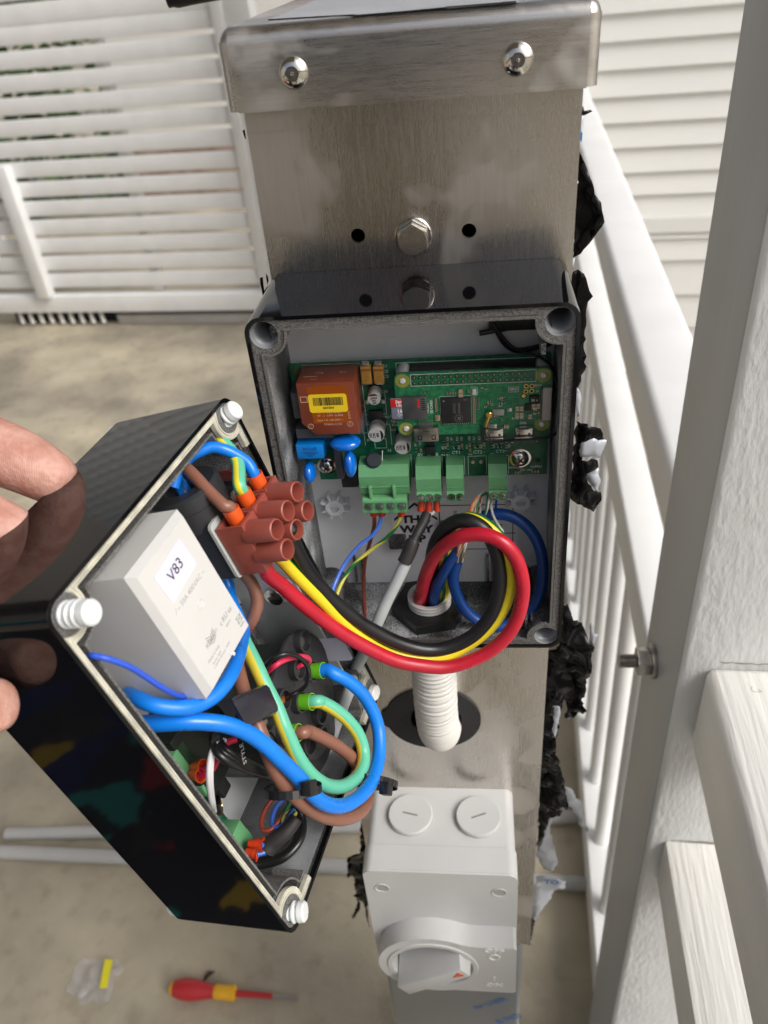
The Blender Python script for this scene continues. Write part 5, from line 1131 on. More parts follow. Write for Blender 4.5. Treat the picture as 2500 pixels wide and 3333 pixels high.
# ---- outlet socket back
SK = Vector((138.5, 44.5, 10)); SR = 29.5
t = thing('charging_socket', 'round black back of the charging socket filled with green-sleeved cables in the open cover', 'socket', (SK.x, SK.y, 40), LF)
BPL = mat('socket_black', (.028,.028,.030), .40, var=.15, vscale=200, bump=.04, bscale=500)
m = MB(); m.lathe((SK.x, SK.y, 10), (0, 0, 1), [(0, 0), (SR-1.2, 0), (SR, .8), (SR, 4), (SR-1.5, 4.5), (SR-2, 37), (0, 37)], 72); part('socket_body', m, BPL, t)
def W0(a, b): return ZA(a, b, 10)
m = MB(); q_ = [W0(700, 140), W0(930, 190), W0(1035, 560), W0(1020, 1080), W0(880, 1380), W0(450, 1080), W0(430, 800), W0(600, 250)]
m.prism([chaikin([(p.x, p.y) for p in q_], 2)], 8.6, 10.1); part('raised_plate', m, BPL, t)
for (x, y), r in (((815, 240), 5.2), ((765, 490), 4.9), ((888, 508), 4.9), ((785, 787), 4.9), ((635, 765), 4.6), ((662, 1063), 4.9), ((860, 1165), 5.2), ((985, 1065), 3.4), ((965, 900), 4.6), ((965, 780), 3.0), ((485, 960), 4.4)):
    p = ZA(x, y, 5.3); m = MB(); m.lathe((p.x, p.y, 8.7), (0, 0, -1), [(r+.1, 0), (r, 3.4), (r-.9, 3.6), (r-1.1, 1), (0, .3)], 32); bs = part('contact_boss', m, BPL, t)
    if (x, y) in ((815, 240), (485, 960)):
        m = MB(); m.lathe((p.x, p.y, 8.3), (0, 0, -1), [(2.6, 0), (2.5, .9), (1.2, 1.1), (0, .8)], 20); part('screw', m, TIN, bs)
p = ZA(635, 765, 5.3); m = MB(); m.lathe((p.x, p.y, 8), (0, 0, -1), [(1.6, 0), (1.6, 1.6), (0, 1.7)], 10); part('copper_strands', m, mat('copper', (.65,.18,.06), .35, metal=.8), t)
for s_, a, b in (('6', 985, 655), ('5', 690, 640), ('3', 690, 330)):
    m = MB(); p = W0(a, b); m.text(s_, 3, LT(p.x, p.y, 8.55, 100), .15); part('raised_number', m, BPL, t)
m = MB(); m.box(108, 150, 30, 70.8, 13, 47, 1); m.box(92, 128, 66, 97, 27, 47, 1); hs2 = part('socket_housing', m, mat('housing_black', (.012,.016,.015), .38), t)
m = MB()
def vt(s_, x, y, sz):
    p = LP(x, y, 1, 70.85); M = Matrix.Translation((p.x, 70.86, p.z)) @ Matrix(((0,-1,0,0),(0,0,1,0),(-1,0,0,0),(0,0,0,1))); m.text(s_, sz, M, .02, bold=.02)
vt('32A 480V AC', 668, 2469, 3.1); vt('25A', 640, 2481, 2.6); vt('32AP1030.0M21AH', 745, 2500, 2.9); vt('05-FBAB', 718, 2511, 2.2)
pp = LP(640, 2446, 1, 70.85); m.prism([[(-2, -1.5), (2, -1.5), (0, 2)], [(-1, -1), (1, -1), (0, .9)]], 0, .03, lambda a, b, d: Vector((pp.x-b, 70.87+d, pp.z-a)))
part('printed_text', m, mat('housing_print', (.13,.15,.14), .5), hs2)
m = MB(); p = ZB(440, 600, 38); m.box(p.x-14, p.x+3, p.y-4, p.y+3, 34, 47, 1); part('bracket', m, BPL, t)
GF = mat('ferrule_green', (.14,.48,.02), .36, var=.05, vscale=200)
gf = {}
for k, (x0, y0), lb in (('b', (888, 508), 'on the bright blue cable, top'), ('y', (785, 787), 'on the striped earth cable, middle'), ('n', (662, 1063), 'on the brown cable, bottom')):
    a_ = ZA(x0, y0, 5.3); a_.z = 8; b_ = Vector((a_.x, a_.y, .2)); d = (b_-a_).normalized()
    m = MB(); m.lathe(a_, d, [(3.0, 0), (3.3, 0), (3.75, (b_-a_).length), (3.35, (b_-a_).length), (3.2, 2), (0, 1.5)], 30)
    lsingle('ferrule', m, GF, 'bright green ferrule in the socket, '+lb, 'ferrule', a_, 'green ferrules in the socket'); gf[k] = (a_+d*4, b_+d*2)

# ---- cables in the cover
BBL = mat('cable_bright_blue', (.006,.20,.76), .33, bump=.035, bscale=160, var=.07, vscale=70, rvar=.10)
TEAL = mat('cable_teal', (.12,.50,.33), .36, bump=.03, bscale=250); YDL = mat('cable_ochre', (.68,.56,.05), .36)
BRN = mat('cable_brown', (.24,.105,.070), .36, bump=.03, bscale=200, var=.05, vscale=60)
def lc(name, label, P, r, mt, cat='cable', stripes=None, roll=0, twist=0, seg=20, sub=9):
    m = MB(); m.tube(P, r, seg=seg, stripes=stripes, roll=roll, twist=twist, sub=sub)
    return single(name, m, mt, label, cat, tuple(P[0]), LF)
E_ = lambda pts: [ZE(*p) for p in pts]
lc('phase_cable', 'thick bright blue cable looping from the top green ferrule to the cover left edge',
   [gf['b'][0], gf['b'][1]]+E_([(1270,540,-5),(1360,590,-9),(1440,665,-12),(1500,765,-14),(1535,880,-15),(1538,1010,-16),(1515,1130,-17),(1465,1230,-18),(1390,1300,-18),(1300,1335,-18),(1205,1315,-17.5),(1120,1245,-17),(1060,1170,-16),(960,1070,-14),(850,965,-12),(740,890,-10),(620,845,-7),(500,830,-3),(370,828,2),(250,835,8),(150,840,14),(60,840,20)]), 3.0, BBL)
lc('phase_cable', 'thick bright blue cable passing under the relay from the left edge of the cover',
   E_([(30,665,20),(90,690,12),(180,725,6),(280,743,2),(380,742,-1),(470,718,-3),(550,670,-5),(615,600,-6),(660,520,-5),(690,440,-1),(708,370,5),(722,280,12)])+[ZC(1250,1260,18), ZC(1225,1150,20), ZC(1165,1010,20), ZC(1110,900,19), ZC(1060,800,17), ZC(1010,690,17), ZC(955,600,20)], 2.75, BBL)
lc('phase_cable', 'bright blue cable arching from the current sensor to the furthest orange ferrule',
   [ZC(935,640,16), ZC(960,560,14), ZC(1010,490,12), ZC(1070,450,8), ZC(1140,425,4), ZC(1215,438,0), ZC(1285,472,-3), ZC(1335,508,-5), cab_end[2]-Vector((1.2, 0, 0)), cab_end[2]+Vector((4, 0, 0))], 2.35, BBL)
TS = [0,0,0,0,1,1,1]
lc('earth_cable', 'teal and yellow striped earth cable looping from the middle green ferrule up under the tape',
   [gf['y'][0], gf['y'][1]]+E_([(1190,710,-2),(1265,750,-5),(1345,815,-8),(1410,900,-10),(1443,1000,-11),(1440,1090,-12),(1400,1165,-12),(1320,1215,-12),(1230,1212,-12),(1150,1165,-12),(1090,1100,-11),(1040,1020,-10),(995,920,-9),(960,840,-8),(925,750,-6),(885,670,-4),(845,590,-2),(800,490,1),(755,400,5),(715,320,10),(690,250,16)]), 2.9, [TEAL, YDL], stripes=TS, roll=.9, twist=.014, seg=28)
lc('earth_cable', 'teal and yellow striped earth cable curving down into the middle orange ferrule',
   [ZC(1040,385,22), ZC(1085,370,16), ZC(1135,364,9), ZC(1190,388,4), ZC(1242,440,0), ZC(1284,510,-3), cab_end[1]-Vector((3.2, .4, 0)), cab_end[1], cab_end[1]+Vector((4, 0, 0))], 2.6, [TEAL, mat('cable_lemon', (.76,.66,.03), .36)], stripes=[0,0,0,1,0,0,0,1], roll=.8, seg=24)
lc('phase_cable', 'brown cable slanting down into the nearest orange ferrule',
   [ZC(930,560,22), ZC(960,535,16), ZC(1005,540,11), ZC(1050,580,7), ZC(1110,645,2), ZC(1165,700,-2), ZC(1210,740,-5), cab_end[0]-Vector((.5, 0, 0)), cab_end[0]+Vector((4, 0, 0))], 2.45, BRN)
lc('phase_cable', 'brown cable bulging out between the relay and the steel plate',
   [ZC(1040,1040,24), ZC(1100,1020,18), ZC(1160,1025,13), ZC(1235,1050,10), ZC(1305,1095,8), ZC(1362,1165,7), ZC(1388,1250,7), ZC(1375,1325,9), ZC(1345,1385,13), ZC(1310,1430,20)], 2.65, BRN)
lc('phase_cable', 'brown cable running from the bottom green ferrule behind the loops to the tape',
   [gf['n'][0], gf['n'][1]]+E_([(1110,885,-1),(1200,925,-3),(1290,975,-5),(1370,1040,-6),(1430,1130,-7),(1465,1220,-8),(1465,1310,-9),(1410,1380,-10),(1320,1412,-11),(1220,1400,-11),(1120,1350,-11),(1030,1275,-11),(970,1210,-10),(915,1120,-9),(870,1020,-8),(835,920,-6),(800,830,-4),(765,750,-1),(730,660,2),(705,570,5),(690,490,9),(690,400,16)]), 2.8, BRN)
lc('thin_wire', 'thin ribbed blue wire running under the relay along its lower left side',
   [ZC(440,1530,22), ZC(480,1546,4), ZC(540,1556,-1), ZC(620,1578,-3), ZC(710,1615,-4), ZC(790,1665,-4), ZC(860,1712,-4), ZC(920,1745,-3), ZC(980,1768,0), ZC(1050,1775,6), ZC(1090,1760,14)], 1.0, mat('wire_royal_blue', (.03,.10,.62), .4, bump=.2, bscale=900), 'wire', seg=12)
# white, red, black small wires
WW = mat('wire_clean_white', (.68,.68,.70), .34); PK = mat('wire_pink', (.72,.035,.10), .34)
lc('thin_wire', 'thin black wire arcing over the socket into a copper-stranded contact', [ZA(400,520,12), ZA(440,480,6), ZA(510,405,0), ZA(600,362,-4), ZA(690,358,-6), ZA(770,395,-6), ZA(825,460,-6), ZA(848,545,-6), ZA(825,630,-4), ZA(760,690,0), ZA(690,725,3), ZA(640,760,7)], 1.0, WB, 'wire', seg=12)
lc('thin_wire', 'thin pink-red wire arcing over the socket beside the black one', [ZA(430,560,12), ZA(470,520,7), ZA(540,460,1), ZA(620,412,-1), ZA(700,388,-2), ZA(780,378,-2), ZA(835,392,0), ZA(848,420,2), ZA(825,440,4), ZA(780,452,6), ZA(745,470,8)], 1.15, PK, 'wire', seg=12)
for k, lb in ((0, 'left one of the pair'), (1, 'right one of the pair')):
    lc('thin_wire', 'thin white wire running down to the green connector, '+lb, [ZB(480+k*18,165,8), ZB(430+k*14,205,7), ZB(390+k*14,260,8), ZB(368+k*18,340,9), ZB(358+k*20,440,10), ZB(356+k*22,540,12), ZB(366+k*20,640,15), ZB(385+k*14,740,19), ZB(400+k*10,800,26)], 1.0, WW, 'wire', seg=12)
for k, lb in ((0, 'upper of the two'), (1, 'lower of the two')):
    lc('thin_wire', 'thin white wire peeping out under the thick blue cable, '+lb, [ZA(440,1120+k*8,2), ZA(480+k*6,1150+k*10,0), ZA(540,1185+k*18,-2), ZA(610,1240+k*24,-4), ZA(680,1310+k*24,-6), ZA(740,1385+k*10,-8), ZA(800,1440,-4)], .95, WW, 'wire', seg=12)
lc('thin_wire', 'thin red wire running from the black sheath to the orange ferrules', [ZB(600,160,8), ZB(540,180,9), ZB(490,225,10), ZB(450,290,12), ZB(420,350,14), ZB(385,400,16), ZB(330,425,18), ZB(290,420,20)], 1.25, mat('wire_crimson', (.50,.015,.06), .35), 'wire', seg=12)
lc('thin_wire', 'thin dark red wire ending in the lower orange ferrule', [ZB(440,330,14), ZB(405,400,16), ZB(370,445,17), ZB(320,470,19), ZB(270,490,21)], 1.25, mat('wire_crimson', (.50,.015,.06), .35), 'wire', seg=12)
t = thing('black_wire_bundle', 'bundle of shiny black wires arching under the blue cable in the cover', 'wires', tuple(ZB(400, 200, 10)), LF)
for k in range(3):
    m = MB(); m.tube([ZB(395+k*22,140-k*6,14), ZB(410+k*24,215-k*16,8), ZB(450+k*26,290-k*24,5), ZB(530+k*26,350-k*26,3), ZB(640+k*20,400-k*22,2), ZB(760+k*10,445-k*20,2), ZB(880,480-k*14,3), ZB(980,520-k*10,6)], 1.7, seg=14); part('wire', m, WB, t)
m = MB(); m.text('STYLE', 3.0, LT(ZB(670,285,-1.6).x, ZB(670,285,-1.6).y, -1.6, 62), .02); part('printed_text', m, mat('wire_print', (.4,.4,.4), .5), t)
t = thing('black_wire_bundle', 'pair of shiny black wires curving round the lower right corner of the cover', 'wires', tuple(ZB(1130, 760, 10)), LF)
for k in range(2):
    m = MB(); m.tube([LU(1090+k*28,690,160), LU(1130+k*34,770,163), LU(1158+k*36,860,166), LU(1168+k*36,960,167), LU(1145+k*34,1060,167), LU(1090+k*26,1150,167), LU(1005+k*16,1215+k*14,167), LU(910,1246+k*22,167), LU(810,1262+k*24,166), LU(720,1265+k*20,164)], 1.8, seg=14); part('wire', m, WB, t)
t = thing('coiled_wires', 'small loops of thin brown, blue and striped wires under the thick cables in the cover', 'wires', tuple(ZB(950, 850, 20)), LF)
m = MB(); m.tube([LU(1060,625,157), LU(1000,655,157), LU(925,705,157), LU(865,790,157), LU(832,890,157), LU(842,965,157), LU(895,978,157), LU(950,940,157), LU(1000,880,157), LU(1040,830,157)], 1.05, seg=12); part('brown_wire', m, mat('wire_rust', (.36,.065,.04), .38), t)
m = MB(); m.tube([LU(1070,670,157), LU(1020,705,157), LU(965,765,157), LU(932,850,157), LU(932,925,157), LU(975,950,157), LU(1030,925,157), LU(1080,860,157), LU(1130,790,157)], 1.05, seg=12); part('blue_wire', m, TBL, t)
m = MB(); m.tube([LU(1110,700,157), LU(1070,765,157), LU(1032,840,157), LU(1022,900,157), LU(1055,925,157), LU(1100,885,157), LU(1140,810,157)], 1.05, seg=12, stripes=[0,0,0,1,1], twist=.3); part('striped_wire', m, [GRN, mat('wire_yellow', (.55,.52,.08), .36)], t)
m = MB(); m.tube([LU(1150,860,156), LU(1105,925,157), LU(1050,990,158), LU(985,1045,159), LU(930,1090,160), LU(880,1145,161)], lambda s: 2.8+1.2*s, seg=20); part('heat_shrink', m, SHR, t)
m = MB(); m.tube([LU(930,1110,160), LU(880,1160,160), LU(830,1178,159), LU(790,1190,158)], 1.3, seg=10); m.tube([LU(900,1090,159), LU(860,1108,158), LU(830,1112,157)], 1.2, seg=10); part('blue_core', m, mat('wire_mid_blue', (.02,.13,.50), .36), t)
t3 = 'red ferrules on the cover board'
for x, y, x1, y1, lb in ((850,1105,715,1095,'upper'), (800,1190,690,1170,'lower'), (870,1080,735,1075, 'rear')):
    if lb == 'rear': continue
    a_, b_ = LU(x1, y1, 154), LU(x, y, 156); d = (b_-a_).normalized(); m = MB(); m.lathe(a_, d, [(1.5, 0), (2.4, 4), (3.1, (b_-a_).length), (2.7, (b_-a_).length), (2.3, 3), (0, 3)], 22)
    lsingle('ferrule', m, FER, 'dark red ferrule at the bottom corner of the cover, %s of two' % lb, 'ferrule', a_, t3)
for x, y, x1, y1, lb in ((310,400,210,405,'upper'), (290,480,195,470,'lower')):
    a_, b_ = ZB(x1, y1, 26), ZB(x, y, 20); d = (b_-a_).normalized(); m = MB(); m.lathe(a_, d, [(1.5, 0), (2.4, 3), (2.9, (b_-a_).length), (2.5, (b_-a_).length), (2.2, 3), (0, 3)], 22)
    lsingle('ferrule', m, ORF, 'orange ferrule at the left of the socket housing, %s of two' % lb, 'ferrule', a_, 'orange ferrules on the cover board')
# board with green connectors along the cover's long edge
p0 = ZB(560, 930, 34); t = thing('cover_board', 'narrow green circuit board along the long edge of the cover', 'circuit board', tuple(p0), LF)
m = MB(); m.box(95, 160, p0.y-2, p0.y+14, 36, 37.6); part('board', m, PCB, t)
pe = []
for x, y, lb in ((625, 1020, 'lower'), (110, 320, 'upper'), (300, 590, 'small middle')):
    p = ZB(x, y, 30); K = thing('green_connector', 'light green plug-in connector on the cover board, %s one' % lb, 'connector', tuple(p), LF, group='connectors on the cover board')
    s_ = .5 if 'small' in lb else 1
    m = MB(); m.box(p.x-7*s_, p.x+5*s_, p.y-3*s_, p.y+5*s_, 27, 36, .3); part('housing', m, TG, K)
    m = MB(); m.box(p.x+1*s_, p.x+9*s_, p.y-4*s_, p.y+1, 28, 34, .3); part('plug', m, TG, K)
p = ZB(455, 755, 30); m = MB(); m.lathe(p, Vector((.3, -.5, -1)), [(0, -3), (4.6, -3), (4.6, .4), (3.4, .9), (3.2, .4)], 6); m.mi = 1; m.lathe(p, Vector((.3, -.5, -1)), [(3.1, -1), (2.9, .8), (1.2, 1.0), (1.0, .4), (0, .4)], 24)
lsingle('brass_nut', m, [POL, GOLD], 'steel hex nut with a brass centre beside the white wires in the cover', 'nut', p)
# steel strip and stickers visible between the cover and the box
t = thing('mounting_strip', 'pale grey steel strip with white stickers beside the socket, inside the cover', 'bracket', (100, 14, 30), LF)
STG = mat('zinc_sheet', (.50,.53,.54), .33, metal=.35, var=.08, vscale=50)
m = MB(); m.box(60, 168, 10.6, 12, 6, 40, .4); part('strip', m, STG, t)
pl = LP(1105, 2120, 1, 12.1)
for x, y, w_, h_ in ((1090, 2115, 15, 7), (905, 1925, 13, 9)):
    pl = LP(x, y, 1, 12.2); m = MB(); m.prism([rrect(pl.x-w_/2, pl.x+w_/2, pl.z-h_, pl.z+h_, 2)], 12.05, 12.2, lambda a, b, d: Vector((a, d, b))); part('white_sticker', m, mat('sticker_lilac', (.66,.66,.78), .5), t)
pl = LP(1110, 2290, 1, 12); m = MB(); m.lathe((pl.x, 12, pl.z), (0, 1, 0), [(5.2, 0), (5.2, 1.0), (4.2, 1.3), (4.0, 4), (2.5, 5), (0, 5)], 6); part('hex_nut', m, POL, t)
pl = LP(895, 1935, 1, 12); m = MB(); m.lathe((pl.x, 12.2, pl.z), (0, 1, 0), [(5.0, 0), (4.6, 2.2), (3.2, 3), (0, 3)], 28); part('pan_screw', m, POL, t)

# ---- tape band and cable ties
TAPE = mat('black_tape', (.022,.022,.030), .22, bump=.03, bscale=200, rvar=.08, vscale=60)
def slab(P, w0, w1, mt, name, label, cat, bev=1.2):
    m = MB(); m.hexa([Vector((p.x, p.y, w0)) for p in P]+[Vector((p.x, p.y, w1)) for p in P], bev)
    return lsingle(name, m, mt, label, cat, P[0])
m = MB(); q = [ZE(*p) for p in ((640,690,-10),(868,592,-10),(945,765,-12),(745,870,-12))]
bk = [ZE(*p) for p in ((632,700,4),(858,606,4),(935,775,4),(735,878,4))]
m.hexa(q+bk, 2.0); q2 = [ZE(*p) for p in ((560,715,-2),(645,690,-9.4),(742,868,-11.4),(625,800,-1))]; m.hexa(q2+[v+Vector((0, 0, .5)) for v in q2], .1)
lsingle('tape_band', m, TAPE, 'band of shiny black tape holding the brown and striped cables together', 'tape', q[0])
def tie(A, B, wc, b, head, label):
    A, B = ZB(*A, wc), ZB(*B, wc); c = (A+B)/2; h = (B-A)/2; P = []
    for i in range(28):
        a = 2*pi*i/27; P.append(c+h*cos(a)*1.0+Vector((0, 0, b*sin(a))))
    hc = ZB(*head, wc-b-.5); t = thing('cable_tie', label, 'cable tie', tuple(c), LF, group='black cable ties on the looped cables')
    m = MB(); along = h.normalized().cross(Vector((0, 0, 1))); 
    # flat strap: two-width ribbon
    for i in range(27):
        a_, b_ = P[i], P[(i+1) % 27]; n = ((a_-c)).normalized()
        v = [m.bm.verts.new(x) for x in (a_-along*1.5, a_+along*1.5, b_+along*1.5, b_-along*1.5, a_-along*1.5+n*.8, a_+along*1.5+n*.8, b_+along*1.5+n*.8, b_-along*1.5+n*.8)]
        for f in ((0,1,2,3),(7,6,5,4),(0,4,5,1),(2,6,7,3)): m.bm.faces.new([v[k] for k in f])
    bmesh.ops.remove_doubles(m.bm, verts=m.bm.verts, dist=.01); bmesh.ops.recalc_face_normals(m.bm, faces=m.bm.faces)
    for f in m.bm.faces: f.smooth = True
    part('strap', m, mat('tie_black', (.012,.012,.013), .3), t)
    X = h.normalized(); Y = along; Z = X.cross(Y)
    M = Matrix.Translation(hc) @ Matrix((X, Y, Z)).transposed().to_4x4()
    m = MB(); m.box(-2.8, 2.6, -2.7, 2.7, -2.2, 2.2, .6, M=M); hd = part('tie_head', m, mat('tie_black', (.012,.012,.013), .3), t)
    m = MB(); m.box(2.3, 3.6, -1.3, 1.3, -.8, .8, .2, M=M); part('tail_stub', m, mat('tie_stub', (.10,.10,.10), .35), hd)
tie((975, 665), (1250, 560), -10.5, 10, (1262, 592), 'black cable tie round the brown and blue cables, left of two')
tie((1655+60, 495), (1955, 590), -12.5, 9.5, (1985-30, 600), 'black cable tie round the striped and blue cables at the right of the loop')

# ================================================================== hand holding the cover
def WD(x, y, D): return (CAM_C + ray(x, y)*D)*MM
SKIN = mat('skin', (.47,.225,.17), .50, col2=(.59,.335,.27), vscale=120, thr=(.38,.62), bump=.5, bscale=420, sss=.12, stretch=(1, 1, 1), detail=9)
def crease_skin():
    n = SKIN.node_tree; b = n.nodes['Principled BSDF']; bp = [x for x in n.nodes if x.type == 'BUMP'][0]; tc = [x for x in n.nodes if x.type == 'TEX_COORD'][0]
    w = n.nodes.new('ShaderNodeTexWave'); w.inputs['Scale'].default_value = 430; w.inputs['Distortion'].default_value = 5; w.inputs['Detail'].default_value = 2; w.inputs['Detail Scale'].default_value = .3
    n.links.new(tc.outputs['Object'], w.inputs['Vector']); v = n.nodes.new('ShaderNodeTexVoronoi'); v.feature = 'DISTANCE_TO_EDGE'; v.inputs['Scale'].default_value = 95; n.links.new(tc.outputs['Object'], v.inputs['Vector'])
    r = n.nodes.new('ShaderNodeMapRange'); r.inputs[2].default_value = .12; n.links.new(v.outputs['Distance'], r.inputs[0])
    b2 = n.nodes.new('ShaderNodeBump'); b2.inputs['Distance'].default_value = .035*MM; n.links.new(w.outputs[0], b2.inputs['Height']); n.links.new(bp.outputs[0], b2.inputs['Normal'])
    b3 = n.nodes.new('ShaderNodeBump'); b3.inputs['Distance'].default_value = .10*MM; n.links.new(r.outputs[0], b3.inputs['Height']); n.links.new(b2.outputs[0], b3.inputs['Normal']); n.links.new(b3.outputs[0], b.inputs['Normal'])
crease_skin()
def skinned(name, chains, label, cat):
    me = bpy.data.meshes.new(name); V = []; Ed = []; Rr = []; key = {}
    for ch in chains:
        prev = None
        for k, co, r in ch:
            if k in key: i = key[k]
            else: i = len(V); V.append(co); Rr.append(r); key[k] = i
            if prev is not None: Ed.append((prev, i))
            prev = i
    c0 = V[0].copy(); me.from_pydata([v-c0 for v in V], Ed, []); o = bpy.data.objects.new(name, me); S.collection.objects.link(o)
    o.location = c0
    sk = o.modifiers.new('skin', 'SKIN'); sk.use_smooth_shade = True; sk.branch_smoothing = .6
    for i, r in enumerate(Rr): me.skin_vertices[0].data[i].radius = (r*MM, r*MM)
    me.skin_vertices[0].data[0].use_root = True
    ss = o.modifiers.new('sub', 'SUBSURF'); ss.levels = 3; ss.render_levels = 3
    dg = bpy.context.evaluated_depsgraph_get(); ev = o.evaluated_get(dg); m2 = bpy.data.meshes.new_from_object(ev)
    bpy.data.objects.remove(o); bpy.data.meshes.remove(me)
    for p in m2.polygons: p.use_smooth = True
    m2.materials.append(SKIN); o = bpy.data.objects.new(name, m2); S.collection.objects.link(o); o.location = c0; m2.name = name
    return props(o, label, cat)
ch = [
 [('palm', WD(-780, 1860, 282), 24), ('wrist', WD(-1250, 1900, 295), 24), ('arm', WD(-2100, 2050, 310), 31)],
 [('palm', None, 0), ('ki', WD(-520, 1450, 292), 16), ('i1', WD(-250, 1395, 296), 13.6), ('i2', WD(-60, 1447, 296), 13.8), ('i25', WD(75, 1502, 296), 12.6), ('i3', WD(165, 1553, 296), 11.0), ('i4', WD(234, 1598, 297), 8.8)],
 [('palm', None, 0), ('km', WD(-560, 1660, 288), 15), ('m1', WD(-330, 1600, 280), 12.4), ('m2', WD(-130, 1662, 280), 12.2), ('m3', WD(20, 1730, 282), 11.4), ('m4', WD(130, 1782, 284), 9)],
 [('palm', None, 0), ('kr', WD(-620, 1780, 300), 14), ('r1', WD(-400, 1775, 302), 11), ('r2', WD(-220, 1800, 302), 10.4), ('r3', WD(-80, 1835, 302), 9.6), ('r4', WD(10, 1870, 302), 7.8)],
 [('palm', None, 0), ('kp', WD(-700, 1900, 305), 12), ('p1', WD(-500, 1880, 312), 9.4), ('p2', WD(-350, 1890, 314), 9.0), ('p4', WD(-240, 1910, 314), 6.8)],
 [('palm', None, 0), ('t0', WD(-700, 2140, 290), 15), ('t1', WD(-470, 2290, 271), 11.6), ('t2', WD(-240, 2318, 252), 10.8), ('t3', WD(-80, 2306, 240), 10.2), ('t35', WD(-12, 2294, 236), 9.2), ('t4', WD(18, 2286, 235), 7.2)],
]
ch = [[(k, co if co is not None else ch[0][0][1], r) for k, co, r in c] for c in ch]
def body_pt(x, y, z): return Vector((x-60, y-300, z))*MM
bt = [
 [('arm', None, 0), ('elbow', body_pt(-560, -120, 120), 40), ('sho', body_pt(-300, -560, 330), 62), ('chest', body_pt(-60, -600, 330), 125), ('waist', body_pt(-60, -600, 60), 120), ('hip', body_pt(-60, -610, -110), 135),
  ('hl', body_pt(-165, -600, -220), 88), ('kl', body_pt(-175, -560, -560), 62), ('al', body_pt(-180, -600, -950), 42), ('tl', body_pt(-190, -480, -995), 34)],
 [('hip', None, 0), ('hr', body_pt(50, -600, -220), 88), ('kneer', body_pt(60, -560, -560), 62), ('ar', body_pt(70, -600, -950), 42), ('tr', body_pt(80, -480, -995), 34)],
 [('chest', None, 0), ('neck', body_pt(-50, -590, 500), 58), ('face', body_pt(-45, -560, 590), 82), ('head', body_pt(-45, -570, 670), 88)],
 [('chest', None, 0), ('sr', body_pt(180, -570, 340), 62), ('er', body_pt(300, -480, 110), 44), ('wr', body_pt(170, -370, 210), 26), ('hr2', body_pt(95, -330, 250), 22)],
]
allp = {k: co for c in ch for k, co, r in c if co is not None}
for c in bt:
    for k, co, r in c:
        if co is not None: allp[k] = co
ch += [[(k, co if co is not None else allp[k], r) for k, co, r in c] for c in bt]
hand = skinned('person', ch, 'left hand gripping the black cover from the left edge of the picture', 'person')

SHIRT = mat('dark_shirt', (.012,.013,.018), .85)
hand.data.materials.append(mat('sleeve_lining', (.012,.013,.018), .9)); pc_ = allp['palm']
for f in hand.data.polygons:                      # everything under the clothes, apart from head, neck and hand
    w_ = f.center+hand.location
    if w_.z < .42 and (w_-allp['hr2']).length > .05 and (w_.x < -.25 or w_.y < -.26 or w_.z < -.05): f.material_index = 1
n_ = SHIRT.node_tree; bs_ = n_.nodes['Principled BSDF']; tc_ = n_.nodes.new('ShaderNodeTexCoord'); vo = n_.nodes.new('ShaderNodeTexVoronoi'); vo.inputs['Scale'].default_value = 9
n_.links.new(tc_.outputs['Object'], vo.inputs['Vector']); sp_ = n_.nodes.new('ShaderNodeSeparateColor'); n_.links.new(vo.outputs['Color'], sp_.inputs[0]); rp = n_.nodes.new('ShaderNodeValToRGB'); rp.color_ramp.interpolation = 'CONSTANT'
n_.links.new(sp_.outputs[0], rp.inputs[0]); cr = rp.color_ramp; cr.elements[0].color = (.012,.013,.018,1); cr.elements[1].position = .55; cr.elements[1].color = (.01,.03,.16,1)
for pos_, col_ in ((.68, (.55,.36,.02,1)), (.78, (.012,.013,.018,1)), (.86, (.30,.02,.03,1)), (.94, (.02,.25,.24,1))): e_ = cr.elements.new(pos_); e_.color = col_
n_.links.new(rp.outputs[0], bs_.inputs['Base Color'])
cl = [[(k_, allp[k_], r_+9) for k_, r_ in (('wrist', 26), ('arm', 31), ('elbow', 42), ('sho', 62), ('chest', 125), ('waist', 120), ('hip', 135))], [('chest', allp['chest'], 134), ('sr', allp['sr'], 71), ('er', allp['er'], 53), ('wr', allp['wr'], 36)]]
shirt = skinned('shirt', cl, None, None); shirt.data.materials.clear(); shirt.data.materials.append(SHIRT)
tl_ = [[(k_, allp[k_], r_+8) for k_, r_ in (('hip', 137), ('hl', 88), ('kl', 62), ('al', 46))], [('hip', allp['hip'], 145), ('hr', allp['hr'], 96), ('kneer', allp['kneer'], 70), ('ar', allp['ar'], 54)]]
trs = skinned('trousers', tl_, None, None); trs.data.materials.clear(); trs.data.materials.append(mat('trouser_cloth', (.055,.045,.035), .9, bump=.5, bscale=300))
hr_ = skinned('hair', [[('head', allp['head']+Vector((0, -.012, .012)), 92), ('h2', allp['head']+Vector((0, -.03, -.07)), 74)]], None, None); hr_.data.materials.clear(); hr_.data.materials.append(mat('hair_brown', (.03,.018,.01), .6))
for c_ in (shirt, trs, hr_):
    mw = c_.matrix_world.copy() if False else Matrix.Translation(c_.location)
    c_.parent = hand; c_.matrix_local = Matrix.Translation(-hand.location) @ mw
